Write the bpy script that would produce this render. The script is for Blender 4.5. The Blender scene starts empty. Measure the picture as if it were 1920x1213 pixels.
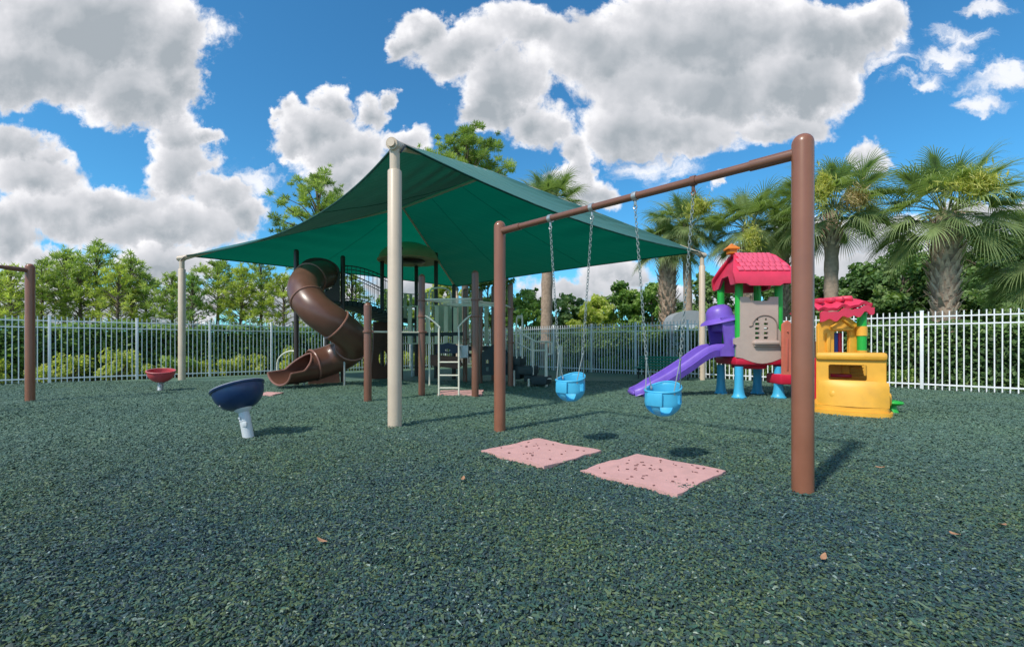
import bpy, bmesh, math, random
import numpy as np
from math import exp, sin, cos, pi, radians, sqrt, atan2
from mathutils import Vector, Matrix
from mathutils.geometry import tessellate_polygon
random.seed(7); R = np.random.default_rng(7)
sc = bpy.context.scene
COL = sc.collection

# ------------------------------------------------------------------ camera
CH = 1.05                                   # camera height; picture is 1920x1213, focal 850 px, horizon row 646
cam = bpy.data.cameras.new("camera"); camo = bpy.data.objects.new("camera", cam); COL.objects.link(camo)
camo.location = (0, 0, CH); camo.rotation_euler = (radians(90), 0, 0)
cam.sensor_width = 36; cam.lens = 850 / 1920 * 36; cam.shift_y = 39.5 / 1920
cam.clip_start = 0.05; cam.clip_end = 2000
sc.camera = camo

# ------------------------------------------------------------------ light
EXPOSURE = 0.97
SUN_EL = radians(48); SUN_AZ = radians(225)          # clockwise from +Y: behind the camera, to the left
sdir = Vector((sin(SUN_AZ) * cos(SUN_EL), cos(SUN_AZ) * cos(SUN_EL), sin(SUN_EL)))
sun = bpy.data.lights.new("sun", 'SUN'); sun.energy = 1.95; sun.angle = radians(2.5); sun.color = (1.0, 0.94, 0.84)
suno = bpy.data.objects.new("sun", sun); COL.objects.link(suno)
suno.rotation_euler = (-sdir).to_track_quat('-Z', 'Y').to_euler()
sc.view_settings.view_transform = 'Standard'; sc.view_settings.look = 'None'
sc.view_settings.exposure = EXPOSURE; sc.view_settings.gamma = 1
sc.cycles.max_bounces = 6; sc.cycles.diffuse_bounces = 3; sc.cycles.transparent_max_bounces = 8
sc.cycles.use_adaptive_sampling = True

# clouds: (px, py, rx, ry) in picture units, read as directions of the sky
CLOUDS = [(150,50,260,120),(40,130,210,85),(330,90,75,110),(250,170,120,75),(170,10,200,80),(310,190,70,60),(350,140,58,70),
 (20,275,95,60),(92,300,50,34),(60,340,120,60),(330,255,60,60),(385,250,34,22),(335,320,85,70),(200,385,200,50),(415,365,75,50),
 (452,395,60,45),(100,410,140,55),(300,425,210,55),(20,450,80,75),(300,490,120,45),(90,500,90,40),
 (622,190,50,50),(700,200,44,44),(735,178,22,20),(545,212,28,34),(520,235,24,24),(600,240,95,55),(650,275,105,60),(548,262,50,36),(765,262,58,34),(655,325,80,50),(700,360,80,40),
 (795,55,58,48),(760,75,28,34),(865,95,110,62),(950,160,95,80),(1000,60,150,60),(905,180,60,60),(1005,235,80,50),(1130,90,160,95),
 (1350,70,330,110),(1290,170,240,95),(1550,70,150,85),(1500,160,130,85),(1180,235,110,75),(1260,250,170,60),(1640,50,70,62),(1460,240,120,45),
 (1072,275,36,44),(1085,315,42,55),(1040,325,44,28),(1105,360,60,40),(1620,300,62,34),(1345,348,20,15),
 (1150,520,90,34),(1080,545,120,30),(1230,560,200,34),(1560,450,150,55),(1720,440,220,52),(1860,400,120,40),(1660,520,220,70),
 (60,575,200,55),(300,570,220,45),(520,560,200,50),(760,540,120,40),(1420,500,90,50)]
WISPS = [(1880,160,95,38),(1840,200,60,26),(1800,75,75,34),(1765,120,60,36),(1845,20,50,26),(1725,160,60,30),(1650,110,60,60),(1230,300,110,40),(470,330,60,40)]
def make_world():
    w = bpy.data.worlds.new("World"); sc.world = w; w.use_nodes = True
    nt = w.node_tree; nt.nodes.clear(); L = nt.links.new
    def nd(t, **k):
        n = nt.nodes.new(t)
        for a, b in k.items(): setattr(n, a, b)
        return n
    def M(op, a, b=None, c=None, clamp=False):
        n = nd('ShaderNodeMath', operation=op, use_clamp=clamp)
        for i, v in enumerate((a, b, c)):
            if v is None: continue
            if isinstance(v, (int, float)): n.inputs[i].default_value = v
            else: L(v, n.inputs[i])
        return n.outputs[0]
    def V(op, a, b=None, c=None, s=None):
        n = nd('ShaderNodeVectorMath', operation=op)
        for i, v in enumerate((a, b, c)):
            if v is None: continue
            if isinstance(v, tuple): n.inputs[i].default_value = v
            else: L(v, n.inputs[i])
        if s is not None: n.inputs['Scale'].default_value = s
        return n.outputs['Value'] if op == 'LENGTH' else n.outputs[0]
    def SS(x, a, b, lo=0.0, hi=1.0):
        n = nd('ShaderNodeMapRange', interpolation_type='SMOOTHSTEP')
        L(x, n.inputs[0]); n.inputs[1].default_value = a; n.inputs[2].default_value = b
        n.inputs[3].default_value = lo; n.inputs[4].default_value = hi; return n.outputs[0]
    tc = nd('ShaderNodeTexCoord'); sep = nd('ShaderNodeSeparateXYZ'); L(tc.outputs['Generated'], sep.inputs[0])
    x, y, z = sep.outputs
    yy = M('MAXIMUM', y, 0.12)
    u = M('DIVIDE', x, yy); v = M('DIVIDE', z, yy)
    cb = nd('ShaderNodeCombineXYZ'); L(u, cb.inputs[0]); L(v, cb.inputs[1]); P = cb.outputs[0]
    def noise(vec, scale, detail, rough=0.55, dist=0.0):
        n = nd('ShaderNodeTexNoise'); L(vec, n.inputs['Vector']); n.inputs['Scale'].default_value = scale
        n.inputs['Detail'].default_value = detail; n.inputs['Roughness'].default_value = rough
        n.inputs['Distortion'].default_value = dist; return n
    wn = noise(P, 6.0, 6, 0.6)
    wv = V('SUBTRACT', wn.outputs['Color'], (0.5, 0.5, 0.5))
    P2 = V('ADD', P, V('SCALE', wv, s=0.16))
    wn2 = noise(P, 22.0, 6, 0.6)
    P2 = V('ADD', P2, V('SCALE', V('SUBTRACT', wn2.outputs['Color'], (0.5, 0.5, 0.5)), s=0.05))
    cur = None; wsum = None; hsum = None
    for (px, py, rx, ry) in CLOUDS:
        cx, cy = (px - 960) / 850, (646 - py) / 850; rx /= 850; ry /= 850
        d = V('LENGTH', V('MULTIPLY_ADD', P2, (1 / rx, 1 / ry, 0.0), (-cx / rx, -cy / ry, 0.0)))
        # signed depth in units that grow with the blob: small puffs stay thin
        s = min(rx, ry) / 0.09
        f = M('MULTIPLY', M('SUBTRACT', 1.0, d), min(1.0, 0.35 + 0.55 * s))
        cur = f if cur is None else M('SMOOTH_MAX', cur, f, 0.13)
        w_ = M('MAXIMUM', M('SUBTRACT', 1.05, d), 0.0); w_ = M('MULTIPLY', w_, w_)
        dot = nd('ShaderNodeVectorMath', operation='DOT_PRODUCT'); L(P, dot.inputs[0]); dot.inputs[1].default_value = (-0.35 / rx, 0.94 / ry, 0.0)
        ay = M('ADD', dot.outputs['Value'], 0.35 * cx / rx - 0.94 * cy / ry)
        wsum = w_ if wsum is None else M('ADD', wsum, w_); hsum = M('MULTIPLY', w_, ay) if hsum is None else M('MULTIPLY_ADD', w_, ay, hsum)
    n1 = noise(P, 9.0, 10, 0.66, 0.3)
    bill = M('SUBTRACT', n1.outputs[0], 0.5)
    t = M('ADD', M('ADD', cur, -0.04), M('MULTIPLY', bill, 1.0))
    hs = M('DIVIDE', hsum, M('ADD', wsum, 0.02))
    # elsewhere in the sky (out of this picture): broken cloud of the same kind
    back = noise(tc.outputs['Generated'], 2.2, 8, 0.6)
    tb = M('MULTIPLY', M('SUBTRACT', back.outputs[0], 0.52), 3.0)
    side = M('MAXIMUM', SS(y, 0.35, 0.55), 0.0)
    tt = M('ADD', M('MULTIPLY', t, side), M('MULTIPLY', tb, M('SUBTRACT', 1.0, side)))
    soft = noise(P, 2.6, 2)
    alpha = SS(M('ADD', tt, M('MULTIPLY', M('SUBTRACT', soft.outputs[0], 0.5), 0.2)), -0.05, 0.19)
    wc = None; mpw = nd('ShaderNodeMapping'); L(P2, mpw.inputs[0]); mpw.inputs['Rotation'].default_value = (0, 0, radians(-38)); mpw.inputs['Scale'].default_value = (1, 2.6, 1)
    wno = noise(mpw.outputs[0], 8.0, 8, 0.62, 0.4)
    for (px, py, rx, ry) in WISPS:
        cx, cy = (px - 960) / 850, (646 - py) / 850; rx /= 850; ry /= 850
        f = M('SUBTRACT', 1.0, V('LENGTH', V('MULTIPLY_ADD', P2, (1 / rx, 1 / ry, 0.0), (-cx / rx, -cy / ry, 0.0))))
        wc = f if wc is None else M('SMOOTH_MAX', wc, f, 0.3)
    wa = M('MULTIPLY', SS(M('ADD', wc, M('MULTIPLY', M('SUBTRACT', wno.outputs[0], 0.5), 2.6)), 0.0, 0.9), 0.85)
    alpha = M('MAXIMUM', alpha, M('MULTIPLY', wa, side))
    # relief: the same noise a little further towards the sun
    Po = V('ADD', P, (-0.020, 0.026, 0.0))
    n3 = noise(P, 9.0, 5, 0.5, 0.2); n2 = noise(Po, 9.0, 5, 0.5, 0.2)
    rel = M('SUBTRACT', n3.outputs[0], n2.outputs[0])
    big = noise(P, 3.0, 3)
    core = M('ADD', M('MULTIPLY', cur, side), M('MULTIPLY', tb, M('SUBTRACT', 1.0, side)))
    core = M('ADD', core, M('MULTIPLY', bill, 0.10))
    thick = M('ADD', SS(core, -0.05, 0.90, 0.0, 0.74), M('MULTIPLY', M('SUBTRACT', big.outputs[0], 0.45), 0.55))
    thick = M('ADD', thick, M('MULTIPLY', M('MULTIPLY', SS(hs, 0.55, -0.75), SS(core, 0.0, 0.35)), M('MULTIPLY', side, 0.42)))
    low = SS(v, 0.05, 0.30, 0.25, 0.0)
    sh = M('SUBTRACT', M('ADD', thick, low), M('MULTIPLY', rel, 0.95), clamp=True)
    cr = nd('ShaderNodeValToRGB'); L(sh, cr.inputs[0]); e = cr.color_ramp.elements
    e[0].position = 0.0; e[0].color = (0.56, 0.555, 0.565, 1); e[1].position = 1.0; e[1].color = (0.205, 0.228, 0.25, 1)
    m = e.new(0.4); m.color = (0.375, 0.38, 0.40, 1)
    sky = nd('ShaderNodeTexSky', sky_type='NISHITA', sun_disc=False)
    sky.sun_elevation = SUN_EL; sky.sun_rotation = SUN_AZ; sky.air_density = 1.0; sky.dust_density = 0.3; sky.ozone_density = 3.0
    tint = nd('ShaderNodeMix', data_type='RGBA', blend_type='MULTIPLY'); tint.inputs[0].default_value = 1
    L(sky.outputs[0], tint.inputs[6]); tint.inputs[7].default_value = (0.42, 1.05, 1.28, 1)
    b1 = nd('ShaderNodeBackground'); L(tint.outputs[2], b1.inputs[0]); b1.inputs[1].default_value = 0.070
    b2 = nd('ShaderNodeBackground'); L(cr.outputs[0], b2.inputs[0]); b2.inputs[1].default_value = 1.0
    mx = nd('ShaderNodeMixShader'); L(alpha, mx.inputs[0]); L(b1.outputs[0], mx.inputs[1]); L(b2.outputs[0], mx.inputs[2])
    out = nd('ShaderNodeOutputWorld'); L(mx.outputs[0], out.inputs[0])
    w.cycles.sampling_method = 'MANUAL'; w.cycles.sample_map_resolution = 512
make_world()

# ------------------------------------------------------------------ materials
def lin(h):
    c = [int(h[i:i + 2], 16) / 255 for i in (0, 2, 4)]
    return tuple(v / 12.92 if v <= .04045 else ((v + .055) / 1.055) ** 2.4 for v in c)
MATS = {}
def mat(name, col, rough=0.5, var=0.12, scale=6.0, bump=0.0, bscale=60.0, metal=0.0, spec=0.5, grime=0.0, coat=0.0):
    """paint, plastic, cloth...: base colour broken up by two noises, optional fine bump and dusty wear"""
    if name in MATS: return MATS[name]
    m = bpy.data.materials.new(name); m.use_nodes = True; nt = m.node_tree; L = nt.links.new; N = nt.nodes.new
    b = nt.nodes['Principled BSDF']
    tc = N('ShaderNodeTexCoord')
    n = N('ShaderNodeTexNoise'); n.inputs['Scale'].default_value = scale; n.inputs['Detail'].default_value = 6
    n.inputs['Roughness'].default_value = 0.6; L(tc.outputs['Object'], n.inputs['Vector'])
    r = N('ShaderNodeValToRGB'); L(n.outputs[0], r.inputs[0]); e = r.color_ramp.elements
    e[0].position = 0.3; e[1].position = 0.7
    e[0].color = (*[c * (1 - var) for c in col], 1); e[1].color = (*[min(1, c * (1 + var)) for c in col], 1)
    src = r.outputs[0]
    if grime:
        g = N('ShaderNodeTexNoise'); g.inputs['Scale'].default_value = scale * 0.6; g.inputs['Detail'].default_value = 9
        g.inputs['Roughness'].default_value = 0.75; L(tc.outputs['Object'], g.inputs['Vector'])
        mr = N('ShaderNodeMapRange'); mr.inputs[1].default_value = 0.52; mr.inputs[2].default_value = 0.75
        mr.inputs[4].default_value = grime; L(g.outputs[0], mr.inputs[0])
        mx = N('ShaderNodeMix'); mx.data_type = 'RGBA'; L(mr.outputs[0], mx.inputs[0]); L(src, mx.inputs[6])
        mx.inputs[7].default_value = (0.16, 0.14, 0.11, 1); src = mx.outputs[2]
    L(src, b.inputs['Base Color'])
    rr = N('ShaderNodeMapRange'); rr.inputs[3].default_value = max(0, rough - 0.1); rr.inputs[4].default_value = min(1, rough + 0.12)
    L(n.outputs[0], rr.inputs[0]); L(rr.outputs[0], b.inputs['Roughness'])
    b.inputs['Metallic'].default_value = metal; b.inputs['Specular IOR Level'].default_value = spec
    b.inputs['Coat Weight'].default_value = coat
    if bump:
        bn = N('ShaderNodeTexNoise'); bn.inputs['Scale'].default_value = bscale; bn.inputs['Detail'].default_value = 4
        L(tc.outputs['Object'], bn.inputs['Vector'])
        bp = N('ShaderNodeBump'); bp.inputs['Strength'].default_value = bump; bp.inputs['Distance'].default_value = 0.01
        L(bn.outputs[0], bp.inputs['Height']); L(bp.outputs[0], b.inputs['Normal'])
    MATS[name] = m; return m
def leafmat(name, stops, trans=0.35, rough=0.5, tint=(1.1, 1.25, 0.5)):
    m = bpy.data.materials.new(name); m.use_nodes = True; nt = m.node_tree; L = nt.links.new; N = nt.nodes.new
    b = nt.nodes['Principled BSDF']; out = nt.nodes['Material Output']
    a = N('ShaderNodeAttribute'); a.attribute_name = 'v'
    r = N('ShaderNodeValToRGB'); L(a.outputs['Fac'], r.inputs[0]); e = r.color_ramp.elements
    for i, c in enumerate(stops):
        p = i / (len(stops) - 1)
        el = e[0] if i == 0 else (e[-1] if i == len(stops) - 1 else e.new(p))
        el.position = p; el.color = (*c, 1)
    L(r.outputs[0], b.inputs['Base Color']); b.inputs['Roughness'].default_value = rough; b.inputs['Specular IOR Level'].default_value = 0.3
    t = N('ShaderNodeBsdfTranslucent'); mm = N('ShaderNodeMix'); mm.data_type = 'RGBA'; mm.blend_type = 'MULTIPLY'; mm.inputs[0].default_value = 1
    L(r.outputs[0], mm.inputs[6]); mm.inputs[7].default_value = (*tint, 1); L(mm.outputs[2], t.inputs[0])
    mx = N('ShaderNodeMixShader'); mx.inputs[0].default_value = trans
    L(b.outputs[0], mx.inputs[1]); L(t.outputs[0], mx.inputs[2]); L(mx.outputs[0], out.inputs[0])
    MATS[name] = m; return m

# ------------------------------------------------------------------ object helpers
ORG = {}; XF = [None]
def tag(o, label=None, cat=None, group=None, kind=None):
    if label: o['label'] = label
    if cat: o['category'] = cat
    if group: o['group'] = group
    if kind: o['kind'] = kind
    return o
def thing(name, label, cat, loc=(0, 0, 0), group=None, local=False):
    o = bpy.data.objects.new(name, None); COL.objects.link(o); o.location = loc
    o.empty_display_size = 0.2
    ORG[o.name] = Vector((0, 0, 0)) if local else Vector(loc)
    return tag(o, label, cat, group)
def copy_tree(o, parent=None):
    c = o.copy(); COL.objects.link(c); c.parent = parent
    for ch in list(o.children): copy_tree(ch, c)
    return c
class MB:
    def __init__(s): s.v = []; s.f = []
    def add(s, vs, fs):
        k = len(s.v); s.v += [tuple(p) for p in vs]; s.f += [tuple(i + k for i in f) for f in fs]; return s
    def box(s, c, size, rz=0.0, rot=None):
        hx, hy, hz = (a / 2 for a in size)
        m = rot if rot is not None else Matrix.Rotation(rz, 3, 'Z')
        vs = [Vector(c) + m @ Vector((x * hx, y * hy, z * hz)) for x in (-1, 1) for y in (-1, 1) for z in (-1, 1)]
        return s.add(vs, [(0, 1, 3, 2), (4, 6, 7, 5), (0, 4, 5, 1), (2, 3, 7, 6), (0, 2, 6, 4), (1, 5, 7, 3)])
    def rbox(s, c, size, r=0.02, rz=0.0, rot=None):
        """box with rounded edges"""
        bm = bmesh.new(); bmesh.ops.create_cube(bm, size=1)
        for v in bm.verts: v.co = Vector((v.co.x * size[0], v.co.y * size[1], v.co.z * size[2]))
        bmesh.ops.bevel(bm, geom=list(bm.edges), offset=min(r, min(size) * 0.45), segments=2, affect='EDGES', profile=0.5)
        m = rot if rot is not None else Matrix.Rotation(rz, 3, 'Z')
        bm.verts.index_update(); vs = [Vector(c) + m @ v.co for v in bm.verts]; fs = [[v.index for v in f.verts] for f in bm.faces]
        bm.free(); return s.add(vs, fs)
    def tube(s, pts, r, n=10, cap=True, closed=False):
        pts = [Vector(p) for p in pts]; N = len(pts); rr = r if isinstance(r, (list, tuple)) else [r] * N
        vs, fs = [], []; up = None
        for i, p in enumerate(pts):
            if closed: t = (pts[(i + 1) % N] - pts[i - 1])
            else: t = pts[min(i + 1, N - 1)] - pts[max(i - 1, 0)]
            t.normalize()
            if up is None: a = Vector((0, 0, 1)) if abs(t.z) < 0.9 else Vector((1, 0, 0)); up = (a - t * a.dot(t)).normalized()
            else:
                up = up - t * up.dot(t)
                up = up.normalized() if up.length > 1e-6 else t.orthogonal().normalized()
            w = t.cross(up)
            for k in range(n):
                q = 2 * pi * k / n; vs.append(p + (up * cos(q) + w * sin(q)) * rr[i])
        for i in range(N if closed else N - 1):
            j = (i + 1) % N
            for k in range(n):
                l = (k + 1) % n; fs.append((i * n + k, i * n + l, j * n + l, j * n + k))
        if cap and not closed: fs += [tuple(range(n))[::-1], tuple((N - 1) * n + k for k in range(n))]
        return s.add(vs, fs)
    def lathe(s, c, prof, n=24, rot=None, cap=True):
        """prof: (radius, height) bottom to top about local z"""
        vs, fs = [], []; m = rot if rot is not None else Matrix.Identity(3)
        for (r, h) in prof:
            for k in range(n):
                q = 2 * pi * k / n; vs.append(Vector(c) + m @ Vector((r * cos(q), r * sin(q), h)))
        for i in range(len(prof) - 1):
            for k in range(n):
                l = (k + 1) % n; fs.append((i * n + k, i * n + l, (i + 1) * n + l, (i + 1) * n + k))
        if cap: fs += [tuple(range(n))[::-1], tuple((len(prof) - 1) * n + k for k in range(n))]
        return s.add(vs, fs)
    def sheet(s, P, th, closed=False):
        """grid of points P[i][j] given a thickness; closed wraps j"""
        m, n = len(P), len(P[0]); P = [[Vector(p) for p in row] for row in P]; Q = []
        for i in range(m):
            row = []
            for j in range(n):
                a = P[min(i + 1, m - 1)][j] - P[max(i - 1, 0)][j]
                b = (P[i][(j + 1) % n] - P[i][j - 1]) if closed else (P[i][min(j + 1, n - 1)] - P[i][max(j - 1, 0)])
                nn = a.cross(b); nn = nn.normalized() if nn.length > 1e-9 else Vector((0, 0, 1)); row.append(P[i][j] + nn * th)
            Q.append(row)
        vs = [p for r_ in P for p in r_] + [q for r_ in Q for q in r_]; o = m * n; fs = []
        J = n if closed else n - 1
        for i in range(m - 1):
            for j in range(J):
                k = (j + 1) % n; a, b, c, d = i * n + j, i * n + k, (i + 1) * n + k, (i + 1) * n + j
                fs += [(d, c, b, a), (o + a, o + b, o + c, o + d)]
        for j in range(J):
            k = (j + 1) % n
            fs += [(j, k, o + k, o + j), ((m - 1) * n + k, (m - 1) * n + j, o + (m - 1) * n + j, o + (m - 1) * n + k)]
        if not closed:
            for i in range(m - 1):
                a, d = i * n, (i + 1) * n; fs.append((d, a, o + a, o + d))
                a, d = i * n + n - 1, (i + 1) * n + n - 1; fs.append((a, d, o + d, o + a))
        return s.add(vs, fs)
    def plate(s, outer, holes, th, o, ax=(1, 0, 0), up=(0, 0, 1)):
        """flat plate of outline `outer` (2-D) with holes, thickness th along ax x up, centred on origin o"""
        ax, up = Vector(ax), Vector(up); nn = ax.cross(up).normalized(); o = Vector(o)
        loops = [outer] + list(holes); flat = [p for l in loops for p in l]
        tri = tessellate_polygon([[Vector((p[0], p[1], 0)) for p in l] for l in loops])
        F = [o + ax * p[0] + up * p[1] + nn * th / 2 for p in flat]; B = [o + ax * p[0] + up * p[1] - nn * th / 2 for p in flat]
        n = len(flat); fs = []
        for (a, b, c) in tri:
            area = (flat[b][0] - flat[a][0]) * (flat[c][1] - flat[a][1]) - (flat[c][0] - flat[a][0]) * (flat[b][1] - flat[a][1])
            if area < 0: a, b, c = c, b, a
            fs += [(a, b, c), (n + c, n + b, n + a)]
        k = 0
        for l in loops:
            m = len(l)
            for i in range(m): a, b = k + i, k + (i + 1) % m; fs.append((a, n + a, n + b, b))
            k += m
        return s.add(F + B, fs)
    def build(s, name, m, parent=None, org=None, smooth=40, bevel=0, at=None):
        if XF[0]: s.v = [tuple(XF[0](Vector(p))) for p in s.v]
        if org is None: org = ORG.get(parent.name, Vector()) if parent else Vector(at or (0, 0, 0))
        me = bpy.data.meshes.new(name)
        me.from_pydata([tuple(Vector(p) - org) for p in s.v], [], s.f)
        bm = bmesh.new(); bm.from_mesh(me)
        if bevel:
            ed = [e for e in bm.edges if len(e.link_faces) == 2 and e.calc_face_angle(0) > 0.6]
            bmesh.ops.bevel(bm, geom=ed, offset=bevel, segments=2, affect='EDGES', clamp_overlap=True)
        bmesh.ops.recalc_face_normals(bm, faces=bm.faces); bm.to_mesh(me); bm.free()
        me.materials.append(m)
        if smooth:
            me.polygons.foreach_set('use_smooth', [True] * len(me.polygons)); me.set_sharp_from_angle(angle=radians(smooth))
        o = bpy.data.objects.new(name, me); COL.objects.link(o)
        if parent: o.parent = parent; ORG[o.name] = org
        else: o.location = org; ORG[o.name] = org
        return o
def fastmesh(name, verts, faces_n, m, v=None, parent=None, loc=None):
    """verts (F*k,3): every k vertices make one face"""
    k = faces_n; nv = len(verts); nf = nv // k
    me = bpy.data.meshes.new(name); me.vertices.add(nv); me.vertices.foreach_set('co', np.asarray(verts, np.float32).ravel())
    me.loops.add(nv); me.loops.foreach_set('vertex_index', np.arange(nv, dtype=np.int32))
    me.polygons.add(nf); me.polygons.foreach_set('loop_start', np.arange(0, nv, k, dtype=np.int32)); me.update(calc_edges=True)
    if v is not None:
        a = me.attributes.new('v', 'FLOAT', 'FACE'); a.data.foreach_set('value', np.asarray(v, np.float32))
    me.materials.append(m)
    o = bpy.data.objects.new(name, me); COL.objects.link(o)
    if parent: o.parent = parent
    if loc is not None: o.location = loc
    return o
def G(px, py): D = 850 * CH / (py - 646); return Vector(((px - 960) / 850 * D, D, 0))
def PT(px, py, D): return Vector(((px - 960) / 850 * D, D, CH + (646 - py) / 850 * D))
def arc(c, r, a0, a1, n, ax=(1, 0, 0), up=(0, 0, 1)):
    ax, up, c = Vector(ax), Vector(up), Vector(c)
    return [c + ax * r * cos(a0 + (a1 - a0) * i / n) + up * r * sin(a0 + (a1 - a0) * i / n) for i in range(n + 1)]
def smoothpath(P, k=8):
    P = [Vector(p) for p in P]; out = []
    for i in range(len(P) - 1):
        a, b, c, d = P[max(i - 1, 0)], P[i], P[i + 1], P[min(i + 2, len(P) - 1)]
        for j in range(k):
            t = j / k; out.append(0.5 * ((2 * b) + (c - a) * t + (2 * a - 5 * b + 4 * c - d) * t * t + (3 * b - a - 3 * c + d) * t ** 3))
    return out + [P[-1]]
BEIGE = mat('beige_paint', (0.62, 0.49, 0.37), 0.42, 0.05, 3, grime=0.25)
BROWN = mat('brown_paint', (0.20, 0.085, 0.052), 0.30, 0.08, 4, grime=0.12, coat=0.2)
ORANGEBR = mat('red_brown_paint', (0.27, 0.105, 0.06), 0.33, 0.08, 4, grime=0.12, coat=0.15)
PALE = mat('pale_metal_paint', (0.74, 0.71, 0.58), 0.4, 0.05, 5)
WHITEF = mat('white_fence_paint', (0.84, 0.84, 0.85), 0.4, 0.05, 2, grime=0.06)
GALV = mat('galvanised_steel', (0.50, 0.51, 0.50), 0.35, 0.15, 40, metal=0.7)
DARKM = mat('dark_coated_metal', (0.018, 0.024, 0.026), 0.45, 0.2, 8)
DECKM = mat('dark_green_deck_coating', (0.018, 0.035, 0.036), 0.6, 0.2, 20, bump=0.3)

# ------------------------------------------------------------------ ground
LD = Vector((0.74, 0.672, 0)).normalized(); LP = Vector((-12.65, 12.4, 0)); CORNER = Vector((-1.87, 22.19, 0))
RD = Vector((0.705, -0.708, 0)).normalized(); RP = Vector((1.71, 18.6, 0))
def grass_mat():
    m = bpy.data.materials.new('lawn'); m.use_nodes = True; nt = m.node_tree; L = nt.links.new; N = nt.nodes.new
    b = nt.nodes['Principled BSDF']; tc = N('ShaderNodeTexCoord')
    a = N('ShaderNodeTexNoise'); a.inputs['Scale'].default_value = 0.35; a.inputs['Detail'].default_value = 10; a.inputs['Roughness'].default_value = 0.7
    L(tc.outputs['Object'], a.inputs['Vector'])
    r = N('ShaderNodeValToRGB'); L(a.outputs[0], r.inputs[0]); e = r.color_ramp.elements
    e[0].position = .3; e[0].color = (.05, .085, .02, 1); e[1].position = .7; e[1].color = (.14, .17, .045, 1)
    L(r.outputs[0], b.inputs['Base Color']); b.inputs['Roughness'].default_value = 0.9
    return m
MB().add([(-900, -900, -.05), (900, -900, -.05), (900, 900, -.05), (-900, 900, -.05)], [(0, 1, 2, 3)]).build('ground', grass_mat(), smooth=0, at=(0, 0, -0.05))['kind'] = 'structure'

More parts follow.
